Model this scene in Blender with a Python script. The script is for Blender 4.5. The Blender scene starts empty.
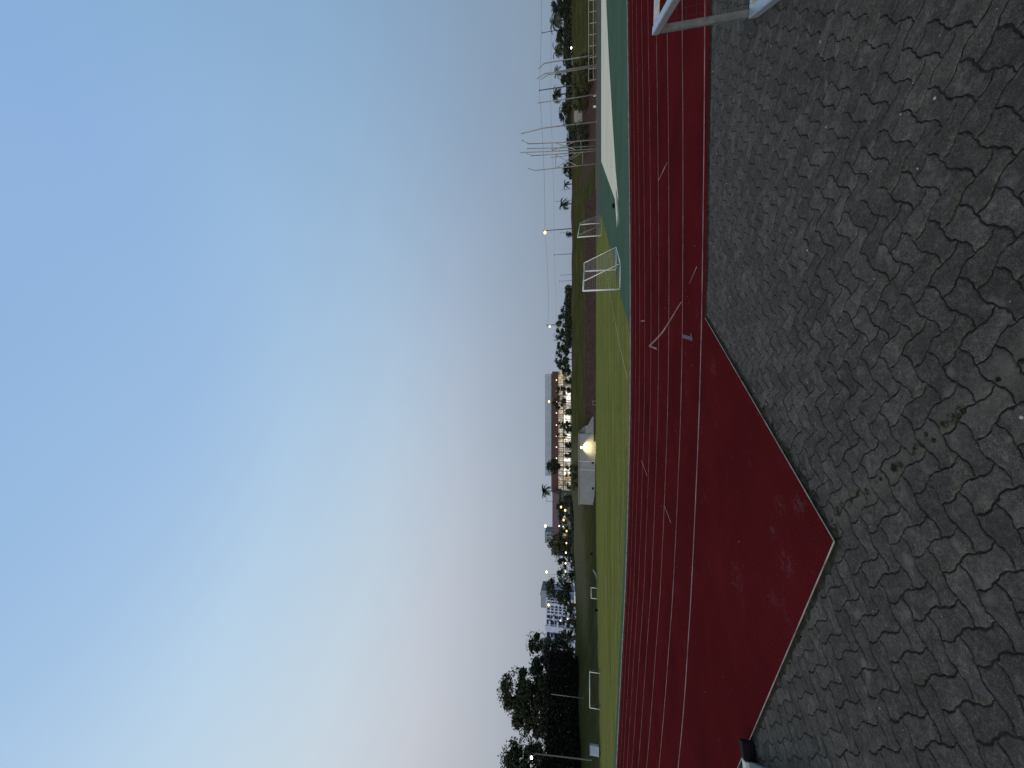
import bpy, bmesh, math, random
from mathutils import Vector, Matrix
R = random.Random(7)
sc = bpy.context.scene
C = sc.collection

# ------------------------------------------------------------------ camera
F, VH, CAMH = 385.0, 590.0, 1.58
TH = math.atan((VH - 512) / F); CT, ST = math.cos(TH), math.sin(TH)
cam = bpy.data.cameras.new('camera'); co = bpy.data.objects.new('camera', cam); C.objects.link(co)
cam.lens = 36 * F / 1024; cam.sensor_width = 36; cam.clip_start = 0.05; cam.clip_end = 6000
# the phone was held upright sideways: the picture's left is the world's up
co.matrix_world = Matrix(((0, 1, 0, 0), (ST, 0, -CT, 0), (-CT, 0, -ST, CAMH), (0, 0, 0, 1)))
sc.camera = co

def at(x, y, Y):
    """world point seen at picture pixel x,y when it stands at distance Y"""
    X = (384 - y) / F; D = (x - 512) / F
    t = Y / (CT + D * ST)
    return Vector((X * t, Y, CAMH + (ST - D * CT) * t))
def zpx(x, Y): return at(x, 384, Y)[2]

# ------------------------------------------------------------------ materials
def nodes(name):
    m = bpy.data.materials.new(name); m.use_nodes = True
    nt = m.node_tree
    return m, nt, nt.nodes['Principled BSDF']
def lk(nt, a, b): nt.links.new(a, b)
def N(nt, kind, **kw):
    n = nt.nodes.new(kind)
    for k, v in kw.items(): setattr(n, k, v)
    return n
def coords(nt, scale=(1, 1, 1), world=False):
    mp = N(nt, 'ShaderNodeMapping'); mp.inputs['Scale'].default_value = scale
    if world:
        g = N(nt, 'ShaderNodeNewGeometry'); lk(nt, g.outputs['Position'], mp.inputs['Vector'])
    else:
        tc = N(nt, 'ShaderNodeTexCoord'); lk(nt, tc.outputs['Object'], mp.inputs['Vector'])
    return mp.outputs['Vector']
def noise(nt, vec, scale, detail=4, rough=.55):
    n = N(nt, 'ShaderNodeTexNoise'); n.inputs['Scale'].default_value = scale
    n.inputs['Detail'].default_value = detail; n.inputs['Roughness'].default_value = rough
    lk(nt, vec, n.inputs['Vector']); return n.outputs['Fac']
def ramp(nt, fac, stops):
    r = N(nt, 'ShaderNodeValToRGB'); e = r.color_ramp.elements
    while len(e) < len(stops): e.new(.5)
    for i, (p, c) in enumerate(stops):
        e[i].position = p; e[i].color = c if len(c) == 4 else (*c, 1)
    lk(nt, fac, r.inputs['Fac']); return r.outputs['Color']
def mix(nt, fac, a, b, mode='MIX'):
    m = N(nt, 'ShaderNodeMix', data_type='RGBA', blend_type=mode)
    for s, v in ((m.inputs['Factor'], fac), (m.inputs['A'], a), (m.inputs['B'], b)):
        if hasattr(v, 'is_linked'): lk(nt, v, s)
        elif isinstance(v, (int, float)): s.default_value = v
        else: s.default_value = v if len(v) == 4 else (*v, 1)
    return m.outputs['Result']
def math_(nt, op, a, b=None, clamp=False):
    m = N(nt, 'ShaderNodeMath', operation=op); m.use_clamp = clamp
    for s, v in zip(m.inputs, (a, b)):
        if v is None: continue
        if hasattr(v, 'is_linked'): lk(nt, v, s)
        else: s.default_value = v
    return m.outputs[0]
def bump(nt, b, h, strength, dist=.01):
    n = N(nt, 'ShaderNodeBump'); n.inputs['Strength'].default_value = strength; n.inputs['Distance'].default_value = dist
    lk(nt, h, n.inputs['Height']); lk(nt, n.outputs[0], b.inputs['Normal'])
def g3(v): return (v, v, v)

def simple(name, col, rough=.7, metal=0, amt=.2, scale=3, spec=.4, world=True):
    m, nt, b = nodes(name)
    v = coords(nt, world=world)
    f = noise(nt, v, scale, 5)
    lo = tuple(c * (1 - amt) for c in col); hi = tuple(c * (1 + amt) for c in col)
    lk(nt, ramp(nt, f, [(.3, lo), (.7, hi)]), b.inputs['Base Color'])
    b.inputs['Roughness'].default_value = rough; b.inputs['Metallic'].default_value = metal
    b.inputs['Specular IOR Level'].default_value = spec
    return m
def interior(name, col, s):
    """lit room behind glass: uneven brightness, furniture and people as darker patches"""
    m, nt, b = nodes(name)
    b.inputs['Base Color'].default_value = (*g3(.3), 1); b.inputs['Specular IOR Level'].default_value = .1
    v = coords(nt, (1, 1, 1.4), world=True); f = noise(nt, v, .55, 4, .7)
    c = mix(nt, 1.0, col, ramp(nt, f, [(.30, (.05, .04, .03)), (.46, (.45, .40, .33)), (.62, g3(1.25))]), 'MULTIPLY')
    lk(nt, c, b.inputs['Emission Color']); b.inputs['Emission Strength'].default_value = s
    return m
def glow(name, col, s):
    m, nt, b = nodes(name)
    b.inputs['Base Color'].default_value = (*g3(.6), 1)
    b.inputs['Emission Color'].default_value = (*col, 1); b.inputs['Emission Strength'].default_value = s
    return m
def foliage(name, col, amt=.5):
    m, nt, b = nodes(name)
    g = N(nt, 'ShaderNodeNewGeometry')
    lo = tuple(c * (1 - amt) for c in col); hi = tuple(c * (1 + amt) for c in col)
    lk(nt, ramp(nt, g.outputs['Random Per Island'], [(0, lo), (1, hi)]), b.inputs['Base Color'])
    b.inputs['Roughness'].default_value = .75; b.inputs['Specular IOR Level'].default_value = .2
    return m

MT = {}
# red running track
m, nt, b = nodes('red_track_rubber'); v = coords(nt, world=True)
fine = noise(nt, v, 85, 5, .8); mid = noise(nt, v, 9, 5); big = noise(nt, v, .7, 4)
c1 = ramp(nt, big, [(.3, (.058, .0064, .0066)), (.7, (.090, .0092, .0098))])
c2 = mix(nt, math_(nt, 'MULTIPLY', ramp(nt, mid, [(.45, g3(0)), (.8, g3(1))]), .5), c1, (.050, .0075, .0086))
c3 = mix(nt, .75, c2, ramp(nt, fine, [(.34, g3(.30)), (.5, g3(1.0)), (.66, g3(2.3))]), 'MULTIPLY')
sc_ = noise(nt, v, 2.3, 7, .72)
c4 = mix(nt, ramp(nt, sc_, [(.60, g3(0)), (.72, g3(.28))]), c3, (.11, .045, .05))
sxy = N(nt, 'ShaderNodeSeparateXYZ'); lk(nt, v, sxy.inputs[0]); pr_n = noise(nt, v, 16, 4, .7)
for (px_, py_, rr_) in ((-.93, 3.32, .13), (-1.02, 3.62, .11), (-1.46, 3.52, .15), (-1.30, 3.75, .09), (-2.1, 4.6, .2), (.2, 5.4, .16)):      # dusty shoe prints
    dx_ = math_(nt, 'SUBTRACT', sxy.outputs['X'], px_); dy_ = math_(nt, 'SUBTRACT', sxy.outputs['Y'], py_)
    d2_ = math_(nt, 'SQRT', math_(nt, 'ADD', math_(nt, 'MULTIPLY', dx_, dx_), math_(nt, 'MULTIPLY', dy_, dy_)))
    fm = N(nt, 'ShaderNodeMapRange'); lk(nt, d2_, fm.inputs['Value']); fm.inputs['From Min'].default_value = rr_; fm.inputs['From Max'].default_value = rr_ * .3
    c4 = mix(nt, math_(nt, 'MULTIPLY', fm.outputs[0], ramp(nt, pr_n, [(.48, g3(0)), (.62, g3(.30))])), c4, (.13, .075, .075))
lk(nt, c4, b.inputs['Base Color']); b.inputs['Roughness'].default_value = .95; b.inputs['Specular IOR Level'].default_value = .0
bump(nt, b, fine, .5, .004); MT['track'] = m
# worn lane paint
m, nt, b = nodes('worn_lane_paint'); v = coords(nt, world=True)
f = noise(nt, v, 2.2, 5, .7); f2 = noise(nt, v, 40, 3, .6)
c = ramp(nt, f, [(.34, (.12, .026, .023)), (.48, (.22, .085, .072)), (.68, (.34, .19, .16))])
lk(nt, mix(nt, .6, c, ramp(nt, f2, [(.35, g3(.4)), (.6, g3(1.1))]), 'MULTIPLY'), b.inputs['Base Color'])
b.inputs['Roughness'].default_value = .8; MT['lane'] = m
MT['faded'] = simple('faded_grey_paint', (.10, .055, .075), .9, 0, .5, 30)
# green synthetic surface
m, nt, b = nodes('green_synthetic'); v = coords(nt, world=True)
f = noise(nt, v, .25, 4); f2 = noise(nt, v, 6, 5, .7); f3 = noise(nt, v, 60, 3)
c = ramp(nt, f, [(.3, (.060, .094, .058)), (.7, (.074, .116, .076))])
c = mix(nt, .5, c, ramp(nt, f2, [(.3, g3(.65)), (.7, g3(1.3))]), 'MULTIPLY')
lk(nt, mix(nt, .4, c, ramp(nt, f3, [(.3, g3(.6)), (.7, g3(1.4))]), 'MULTIPLY'), b.inputs['Base Color'])
b.inputs['Roughness'].default_value = .95; b.inputs['Specular IOR Level'].default_value = .0; MT['green'] = m
# pale sector
m, nt, b = nodes('pale_crushed_stone'); v = coords(nt, world=True)
f = noise(nt, v, .18, 5, .6); f2 = noise(nt, v, 3, 5, .7)
c = ramp(nt, f, [(.3, (.60, .51, .365)), (.7, (.71, .605, .45))])
lk(nt, mix(nt, .5, c, ramp(nt, f2, [(.3, g3(.75)), (.7, g3(1.2))]), 'MULTIPLY'), b.inputs['Base Color'])
b.inputs['Roughness'].default_value = 1; b.inputs['Specular IOR Level'].default_value = 0; MT['pale'] = m
MT['tarmac'] = simple('grey_tarmac', (.098, .092, .074), .95, 0, .3, 1.2, .0)
MT['kerb'] = simple('grey_kerb', (.17, .168, .150), .8, 0, .35, 4)
MT['path'] = simple('pale_sand_path', (.16, .15, .11), .95, 0, .3, 2)
# grass terrain: mown field, rough bank, soil through a vertex mask
m, nt, b = nodes('grass_terrain'); v = coords(nt, world=True)
vs = coords(nt, (.035, .55, 1), world=True)
s1 = noise(nt, vs, 1.0, 5, .6); n1 = noise(nt, v, .25, 5, .6); n2 = noise(nt, v, 2.5, 5, .7); n3 = noise(nt, v, 25, 3, .7)
c = ramp(nt, s1, [(.28, (.104, .104, .021)), (.5, (.145, .141, .036)), (.75, (.200, .176, .056))])
c = mix(nt, .45, c, ramp(nt, n1, [(.3, g3(.65)), (.7, g3(1.3))]), 'MULTIPLY')
c = mix(nt, .5, c, ramp(nt, n2, [(.3, g3(.6)), (.7, g3(1.4))]), 'MULTIPLY')
field = mix(nt, .5, c, ramp(nt, n3, [(.3, g3(.5)), (.7, g3(1.5))]), 'MULTIPLY')
vb = coords(nt, (.12, .5, 1), world=True); b1 = noise(nt, vb, .8, 6, .65)
bank = ramp(nt, b1, [(.3, (.030, .030, .010)), (.55, (.048, .046, .017)), (.8, (.084, .074, .033))])
bank = mix(nt, .6, bank, ramp(nt, n2, [(.3, g3(.5)), (.7, g3(1.5))]), 'MULTIPLY')
soil = ramp(nt, n2, [(.3, (.046, .028, .022)), (.7, (.085, .054, .042))])
dark = (.026, .030, .012)
va = N(nt, 'ShaderNodeVertexColor'); va.layer_name = 'zone'
sp = N(nt, 'ShaderNodeSeparateColor'); lk(nt, va.outputs['Color'], sp.inputs['Color'])
o = mix(nt, sp.outputs['Red'], field, bank)
dryc = ramp(nt, n2, [(.3, (.058, .050, .026)), (.7, (.105, .092, .052))])
o = mix(nt, va.outputs['Alpha'], o, dryc)
o = mix(nt, math_(nt, 'MULTIPLY', sp.outputs['Blue'], .85), o, dark)
o = mix(nt, sp.outputs['Green'], o, soil)
lk(nt, o, b.inputs['Base Color']); b.inputs['Roughness'].default_value = .95; b.inputs['Specular IOR Level'].default_value = .0
bump(nt, b, n3, .6, .03); MT['grass'] = m
# pavers
m, nt, b = nodes('wavy_concrete_pavers'); v = coords(nt, world=True)
g = N(nt, 'ShaderNodeNewGeometry')
per = ramp(nt, g.outputs['Random Per Island'], [(0, (.054, .0455, .0358)), (.5, (.061, .0515, .0405)), (1, (.076, .0645, .051))])
gr = noise(nt, v, 210, 4, .8); bl = noise(nt, v, 11, 6, .65); bl2 = noise(nt, v, 2.0, 5, .6); sp_ = noise(nt, v, 75, 2, .5)
c = mix(nt, .8, per, ramp(nt, gr, [(.36, g3(.25)), (.5, g3(1.0)), (.64, g3(2.2))]), 'MULTIPLY')
mm = noise(nt, v, 48, 5, .75)
c = mix(nt, .55, c, ramp(nt, mm, [(.36, g3(.5)), (.5, g3(1.0)), (.64, g3(1.7))]), 'MULTIPLY')
c = mix(nt, .85, c, ramp(nt, bl, [(.34, g3(.74)), (.52, g3(1.0)), (.68, g3(1.55))]), 'MULTIPLY')
c = mix(nt, .6, c, ramp(nt, bl2, [(.3, g3(.7)), (.7, g3(1.3))]), 'MULTIPLY')
c = mix(nt, ramp(nt, noise(nt, v, 7.5, 3, .5), [(.60, g3(0)), (.72, g3(.6))]), c, (.150, .131, .110))           # lichen bloom
c = mix(nt, ramp(nt, sp_, [(.80, g3(0)), (.84, g3(.5))]), c, (.24, .24, .23))
# a sandy, mossy seam running through the paving
def seg(nt, v, a, bb):
    ax, ay = a; dx, dy = bb[0] - ax, bb[1] - ay; L = math.hypot(dx, dy)
    s = N(nt, 'ShaderNodeSeparateXYZ'); lk(nt, v, s.inputs[0])
    px = math_(nt, 'SUBTRACT', s.outputs['X'], ax); py = math_(nt, 'SUBTRACT', s.outputs['Y'], ay)
    d = math_(nt, 'ABSOLUTE', math_(nt, 'SUBTRACT', math_(nt, 'MULTIPLY', px, dy / L), math_(nt, 'MULTIPLY', py, dx / L)))
    return d
d = seg(nt, v, (.2, 1.66), (-1.05, 3.1))
dn = math_(nt, 'ADD', d, math_(nt, 'MULTIPLY', math_(nt, 'SUBTRACT', bl, .5), .22))
c = mix(nt, ramp(nt, dn, [(.0, g3(.55)), (.10, g3(0))]), c, (.125, .105, .080))
mo = noise(nt, v, 14, 4, .6)
mk = math_(nt, 'MULTIPLY', ramp(nt, dn, [(.0, g3(1)), (.035, g3(0))]), ramp(nt, mo, [(.52, g3(0)), (.62, g3(.8))]))
c = mix(nt, mk, c, (.030, .034, .010))
lk(nt, c, b.inputs['Base Color']); b.inputs['Roughness'].default_value = .92; b.inputs['Specular IOR Level'].default_value = .12
bump(nt, b, gr, .8, .006); MT['paver'] = m
MT['bed'] = simple('dark_joint_dirt', (.018, .017, .014), 1, 0, .5, 30, .1)
MT['dirt'] = simple('mossy_edge_dirt', (.022, .022, .014), 1, 0, .7, 18, .1)
MT['steel'] = simple('dull_steel_edging', (.27, .24, .21), .7, .1, .5, 6)
MT['alu'] = simple('brushed_aluminium', (.50, .53, .55), .38, .75, .12, 20)
MT['alu_dull'] = simple('weathered_aluminium', (.30, .32, .32), .55, .5, .25, 14)
MT['post_grey'] = simple('shade_grey_post', (.095, .105, .105), .7, .1, .3, 14, .2)  # mini goal posts' shaded side put into the colour; plain grey on other parts
MT['black'] = simple('black_plastic', (.005, .005, .006), .7, 0, .2, 10, .08)
MT['white'] = simple('white_paint', (.60, .61, .59), .5, 0, .08, 2)
MT['net'] = simple('pale_net_cord', (.30, .31, .29), .9, 0, .1, 5)
MT['netdark'] = simple('dark_net_cord', (.02, .02, .02), .9, 0, .1, 5)
MT['mast'] = simple('galvanised_mast', (.23, .235, .225), .6, .3, .2, 1)
MT['darkmast'] = simple('dark_mast', (.05, .05, .05), .7, 0, .3, 1)
MT['wire'] = simple('dark_wire', (.05, .055, .06), .8, 0, .1, 1)
MT['bark'] = simple('bark', (.045, .036, .030), .95, 0, .4, 3)
MT['palebark'] = simple('pale_bark', (.12, .11, .10), .95, 0, .3, 3)
MT['leaf'] = foliage('dark_green_leaves', (.026, .036, .018))
MT['leaf2'] = foliage('olive_leaves', (.045, .050, .020))
MT['leaf3'] = foliage('blue_green_leaves', (.026, .040, .030))
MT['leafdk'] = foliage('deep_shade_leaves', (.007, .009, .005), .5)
MT['palm'] = foliage('palm_fronds', (.035, .045, .024), .4)
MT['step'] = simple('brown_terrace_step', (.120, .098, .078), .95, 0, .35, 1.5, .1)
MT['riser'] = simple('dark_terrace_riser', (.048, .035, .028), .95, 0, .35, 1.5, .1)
MT['wall_white'] = simple('white_render', (.185, .205, .215), .8, 0, .10, .6)
MT['wall_grey'] = simple('grey_render', (.17, .185, .18), .85, 0, .15, .7)
MT['brick'] = simple('brick_red_cladding', (.060, .031, .028), .85, 0, .2, 1)
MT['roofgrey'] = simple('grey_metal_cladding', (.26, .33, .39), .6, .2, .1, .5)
MT['darkframe'] = simple('dark_frame', (.03, .03, .03), .6, 0, .2, 2)
MT['concrete'] = simple('pale_concrete', (.28, .27, .24), .9, 0, .2, 1)
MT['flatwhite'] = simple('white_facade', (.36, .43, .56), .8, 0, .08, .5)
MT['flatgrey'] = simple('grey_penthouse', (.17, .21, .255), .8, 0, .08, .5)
MT['glassdark'] = simple('dark_blue_glass', (.012, .018, .040), .5, 0, .2, 1, .08)
MT['roofbrown'] = simple('brown_roof_tiles', (.085, .050, .046), .9, 0, .25, 1)
MT['cabinet'] = simple('pale_blue_cabinet', (.27, .33, .38), .7, 0, .1, 1)
MT['tyre'] = simple('tyre_rubber', (.02, .02, .02), .9)
for n_, c_ in (('silver', (.35, .36, .37)), ('darkcar', (.05, .055, .06)), ('whitecar', (.6, .6, .6)), ('redcar', (.16, .04, .035))):
    MT[n_] = simple('car_paint_' + n_, c_, .3, .2, .05, 1, .5)
MT['lit_white'] = interior('window_lit_white', (1.0, .97, .88), 1.5)
MT['lit_warm'] = interior('window_lit_warm', (1.0, .78, .45), .6)
MT['lit_mid'] = interior('window_lit_mid', (.95, .90, .78), .48)
MT['lit_dim'] = interior('window_lit_dim', (.90, .75, .55), .20)
MT['lit_teal'] = glow('canopy_lit_teal', (.55, .85, .85), .55)
MT['bulb_warm'] = glow('bulb_warm', (1.0, .78, .38), 3.0)
MT['bulb_orange'] = glow('bulb_orange', (1.0, .62, .18), 2.6)
MT['bulb_white'] = glow('bulb_white', (1.0, .96, .80), 12)
MT['bulb_green'] = glow('bulb_yellowgreen', (1.0, .95, .45), 2.2)
MT['bulb_small'] = glow('bulb_small', (1.0, .90, .68), 2.2)

# ------------------------------------------------------------------ helpers
def obj(name, bm, mat, parent=None, smooth=False, loc=None):
    me = bpy.data.meshes.new(name)
    bm.normal_update(); bm.to_mesh(me); bm.free()
    if isinstance(mat, (list, tuple)):
        for q in mat: me.materials.append(q)
    else: me.materials.append(mat)
    if smooth:
        for p in me.polygons: p.use_smooth = True
    o = bpy.data.objects.new(name, me); C.objects.link(o)
    if parent: o.parent = parent
    if loc: o.location = loc
    return o
def tag(o, label=None, cat=None, group=None, kind=None):
    if label: o['label'] = label
    if cat: o['category'] = cat
    if group: o['group'] = group
    if kind: o['kind'] = kind
    return o
def empty(name, loc, label, cat, group=None, rz=0):
    o = bpy.data.objects.new(name, None); C.objects.link(o); o.location = loc; o.rotation_euler = (0, 0, rz)
    o.empty_display_size = .3
    return tag(o, label, cat, group)
def copytree(root, loc, rz=0, scale=None, label=None):
    r = root.copy(); C.objects.link(r); r.location = loc; r.rotation_euler = (0, 0, rz)
    if scale: r.scale = scale
    if label: r['label'] = label
    for ch in list(root.children):
        c = ch.copy(); C.objects.link(c); c.parent = r
        for gch in list(ch.children):
            d_ = gch.copy(); C.objects.link(d_); d_.parent = c
    return r
def box(bm, x0, x1, y0, y1, z0, z1, mi=0, bev=0):
    vs = [bm.verts.new(p) for p in ((x0, y0, z0), (x1, y0, z0), (x1, y1, z0), (x0, y1, z0), (x0, y0, z1), (x1, y0, z1), (x1, y1, z1), (x0, y1, z1))]
    fs = []
    for q in ((0, 3, 2, 1), (4, 5, 6, 7), (0, 1, 5, 4), (1, 2, 6, 5), (2, 3, 7, 6), (3, 0, 4, 7)):
        f_ = bm.faces.new([vs[i] for i in q]); f_.material_index = mi; fs.append(f_)
    if bev:
        es = {e for f_ in fs for e in f_.edges}
        bmesh.ops.bevel(bm, geom=list(es), offset=bev, segments=2, affect='EDGES', profile=.6)
def tube(bm, pts, rads, n=8, cap=True):
    pts = [Vector(p) for p in pts]
    if not isinstance(rads, (list, tuple)): rads = [rads] * len(pts)
    rings = []
    for i, p in enumerate(pts):
        t = (pts[min(i + 1, len(pts) - 1)] - pts[max(i - 1, 0)]).normalized()
        a = t.cross(Vector((0, 0, 1)) if abs(t.z) < .9 else Vector((1, 0, 0))).normalized(); b_ = t.cross(a)
        rings.append([bm.verts.new(p + (a * math.cos(2 * math.pi * k / n) + b_ * math.sin(2 * math.pi * k / n)) * rads[i]) for k in range(n)])
    for r0, r1 in zip(rings, rings[1:]):
        for k in range(n): bm.faces.new((r0[k], r0[(k + 1) % n], r1[(k + 1) % n], r1[k]))
    if cap:
        bm.faces.new(rings[0][::-1]); bm.faces.new(rings[-1])
def sqbar(bm, a, b_, w, h=None, up=Vector((0, 0, 1)), bev=.006):
    """square tube between two points"""
    a, b_ = Vector(a), Vector(b_); h = h or w
    t = (b_ - a).normalized()
    if abs(t.dot(up)) > .95: up = Vector((.52, .85, 0)).normalized()
    s = t.cross(up).normalized(); u = s.cross(t)
    vs = []
    for p in (a, b_):
        for (i, j) in ((-1, -1), (1, -1), (1, 1), (-1, 1)): vs.append(bm.verts.new(p + s * i * w / 2 + u * j * h / 2))
    fs = [bm.faces.new([vs[i] for i in q]) for q in ((0, 1, 2, 3), (7, 6, 5, 4), (0, 4, 5, 1), (1, 5, 6, 2), (2, 6, 7, 3), (3, 7, 4, 0))]
    if bev:
        bmesh.ops.bevel(bm, geom=list({e for f_ in fs for e in f_.edges}), offset=bev, segments=2, affect='EDGES')
def fill(bm, poly, z):
    """robust flat polygon: tessellated from its outline"""
    from mathutils.geometry import tessellate_polygon
    pts = [Vector((p[0], p[1], 0)) for p in poly]
    vs_ = [bm.verts.new((p.x, p.y, z)) for p in pts]
    for t in tessellate_polygon([pts]):
        a, b_, c = (pts[i] for i in t)
        if (b_ - a).cross(c - a).z < 0: t = t[::-1]
        if abs((b_ - a).cross(c - a).z) < 1e-7: continue
        bm.faces.new([vs_[i] for i in t])
def sheet(name, polys, z, mat, label_kind='structure', thick=0):
    bm = bmesh.new()
    for poly in polys: fill(bm, poly, z)
    return tag(obj(name, bm, mat), kind=label_kind)
def catmull(pts, n=6):
    pts = [Vector(p) for p in pts]; out = []
    for i in range(len(pts) - 1):
        p0, p1, p2, p3 = pts[max(i - 1, 0)], pts[i], pts[i + 1], pts[min(i + 2, len(pts) - 1)]
        for k in range(n):
            t = k / n
            out.append(.5 * ((2 * p1) + (p2 - p0) * t + (2 * p0 - 5 * p1 + 4 * p2 - p3) * t * t + (3 * p1 - p0 - 3 * p2 + p3) * t ** 3))
    out.append(pts[-1]); return out
def ribbon(bm, pts, w, z):
    """flat strip of width w along 2-D points"""
    L = []
    for i, p in enumerate(pts):
        t = (pts[min(i + 1, len(pts) - 1)] - pts[max(i - 1, 0)]).normalized(); n_ = Vector((-t.y, t.x))
        ww = w[i] if isinstance(w, (list, tuple)) else w
        L.append((bm.verts.new((p.x + n_.x * ww / 2, p.y + n_.y * ww / 2, z)), bm.verts.new((p.x - n_.x * ww / 2, p.y - n_.y * ww / 2, z))))
    for a, b_ in zip(L, L[1:]): bm.faces.new((a[1], b_[1], b_[0], a[0]))

# ------------------------------------------------------------------ terrain
TOE = [(-1500, 20), (-90, 36), (-70, 46), (-56.5, 58), (-51, 70), (-48, 83), (-40, 97), (-28, 104), (-10, 105), (60, 106), (160, 106), (1500, 106)]
def toe_dist(x, y):
    best = 1e9
    for (ax, ay), (bx, by) in zip(TOE, TOE[1:]):
        dx, dy = bx - ax, by - ay; t = max(0, min(1, ((x - ax) * dx + (y - ay) * dy) / (dx * dx + dy * dy)))
        best = min(best, math.hypot(x - ax - dx * t, y - ay - dy * t))
    # sign
    for (ax, ay), (bx, by) in zip(TOE, TOE[1:]):
        if ax <= x <= bx:
            ty = ay + (by - ay) * (x - ax) / (bx - ax); return best if y > ty else -best
    return best
def sst(t): t = max(0, min(1, t)); return t * t * (3 - 2 * t)
def crest(x):
    if x > -30: return 7.5
    return 7.5 + (x + 30) / 40 * 2.7 if x > -70 else 4.8
def gz(x, y):
    d_ = toe_dist(x, y)
    if d_ <= 0: return 0.0 if y > 16 else -.10 * sst((16 - y) / 4)
    w = 22 if x > -45 else 22
    return crest(x) * (.25 * min(1, d_ / w) + .75 * sst(d_ / w))
def axis(parts):
    out = []
    for a, b_, s in parts:
        k = a
        while k < b_ - 1e-6: out.append(k); k += s
    out.append(parts[-1][1]); return out
XS = axis([(-1600, -400, 300), (-400, -160, 40), (-160, 160, 2), (160, 400, 40), (400, 1600, 300)])
YS = axis([(-400, -40, 60), (-40, 8, 8), (8, 40, 2), (40, 134, 1.5), (134, 180, 6), (180, 400, 40), (400, 2000, 400)])
bm = bmesh.new(); zl = bm.loops.layers.color.new('zone')
grid = {}
zone = {}
for i, x in enumerate(XS):
    for j, y in enumerate(YS):
        z = gz(x, y); d_ = toe_dist(x, y)
        if d_ > 1: z += .25 * math.sin(x * .31 + y * .17) * math.sin(x * .11 - y * .23) * sst(d_ / 10)
        vtx = bm.verts.new((x, y, z)); grid[i, j] = vtx
        bankm = sst((d_ + .5) / 1.5)
        soilm = 0
        if 57 < x < 92: soilm = sst((x - 57) / 5) * sst((92 - x) / 8) * sst((d_ + 1) / 2) * sst((15 - d_ + 3 * math.sin(x * .35)) / 3)
        dk = 0
        if x < -18: # dark rank grass at the foot of the bank
            u = max(0, 1 - abs(d_ - 4 - 1.5 * math.sin(x * .2)) / 5); dk = u * sst((-18 - x) / 10)
            if x < -50: dk = max(dk, sst((-50 - x) / 10) * sst((d_ - 1) / 4) * .8)
        dry = sst((-14 - x) / 8) * sst((d_ - 8 - 1.5 * math.sin(x * .27)) / 4) * sst((x + 62) / 10)
        zone[vtx] = (bankm, soilm, dk, dry)
for i in range(len(XS) - 1):
    for j in range(len(YS) - 1):
        f_ = bm.faces.new((grid[i, j], grid[i + 1, j], grid[i + 1, j + 1], grid[i, j + 1]))
        for lp in f_.loops: lp[zl] = zone[lp.vert]
tag(obj('ground', bm, MT['grass'], smooth=True), kind='structure')

# ------------------------------------------------------------------ track, lanes
OUT = [(-30, 15.5), (-12, 9.1), (-6.96, 7.44), (-5.36, 6.97), (-4.35, 6.74), (-3.1, 6.48), (-.99, 6.14), (.2, 6.0), (1.19, 5.92), (2.6, 5.85), (3.96, 5.80), (5.34, 5.77), (12, 5.62), (34, 5.2)]
EDG = [(-62, 43), (-34, 28.8), (-22.9, 23.9), (-17, 21.4), (-13.3, 19.8), (-8.7, 17.8), (-2.65, 16.15), (.55, 15.75), (3.3, 15.75), (7.3, 16.02), (11.7, 16.5), (16.5, 17.1), (30, 18.6), (62, 22)]
oc, ec = catmull([Vector(p) for p in OUT], 8), catmull([Vector(p) for p in EDG], 8)
PAVB = [(-30, 12.6), (-12, 8.0), (-7, 6.1), (-3.52, 4.23), (-1.03, 2.89), (.92, 5.78), (5.12, 5.55), (12, 5.35), (34, 4.9)]
bm = bmesh.new()
poly = [Vector(p) for p in PAVB] + ec[::-1]
fill(bm, poly, .012)
tag(obj('running_track', bm, MT['track']), kind='structure')
bm = bmesh.new()
for k in range(9):
    t = .119 * k + (0 if k < 8 else -.005)
    ribbon(bm, [a.lerp(b_, t) for a, b_ in zip(oc, ec)], .044 if k == 0 else .036, .016)
tag(obj('lane_line', bm, MT['lane']), kind='structure')
bm = bmesh.new()
arrow = catmull([Vector(p) for p in ((1.02, 10.85), (1.12, 9.15), (1.26, 8.15), (1.36, 7.6), (1.43, 7.15))], 5)
ribbon(bm, arrow, [.06 - .03 * i / (len(arrow) - 1) for i in range(len(arrow))], .0205)
ribbon(bm, [Vector((1.03, 10.9)), Vector((.83, 9.62))], .05, .0245)
for a, b_, w in (((4.74, 9.5), (4.57, 8.42), .035), ((-2.36, 12.5), (-2.56, 11.24), .04), ((-2.60, 8.76), (-2.73, 8.04), .03), ((1.75, 6.17), (1.61, 6.6), .025), ((1.97, 12.6), (1.83, 11.7), .03)):
    ribbon(bm, [Vector(a), Vector(b_)], w, .0205)
tag(obj('curved_start_mark', bm, MT['lane']), kind='structure')
bm = bmesh.new()
ribbon(bm, [Vector((.83, 7.1)), Vector((.70, 6.42))], .06, .0205)
ribbon(bm, [Vector((.71, 6.46)), Vector((.79, 6.5))], .06, .0245)
tag(obj('faded_lane_number', bm, MT['faded']), kind='structure')
# inner kerb of the track
bm = bmesh.new()
for a, b_ in zip(ec, ec[1:]):
    sqbar(bm, (a.x, a.y, .022), (b_.x, b_.y, .022), .06, .05, bev=0)
tag(obj('track_kerb', bm, MT['kerb']), kind='structure')

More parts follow.
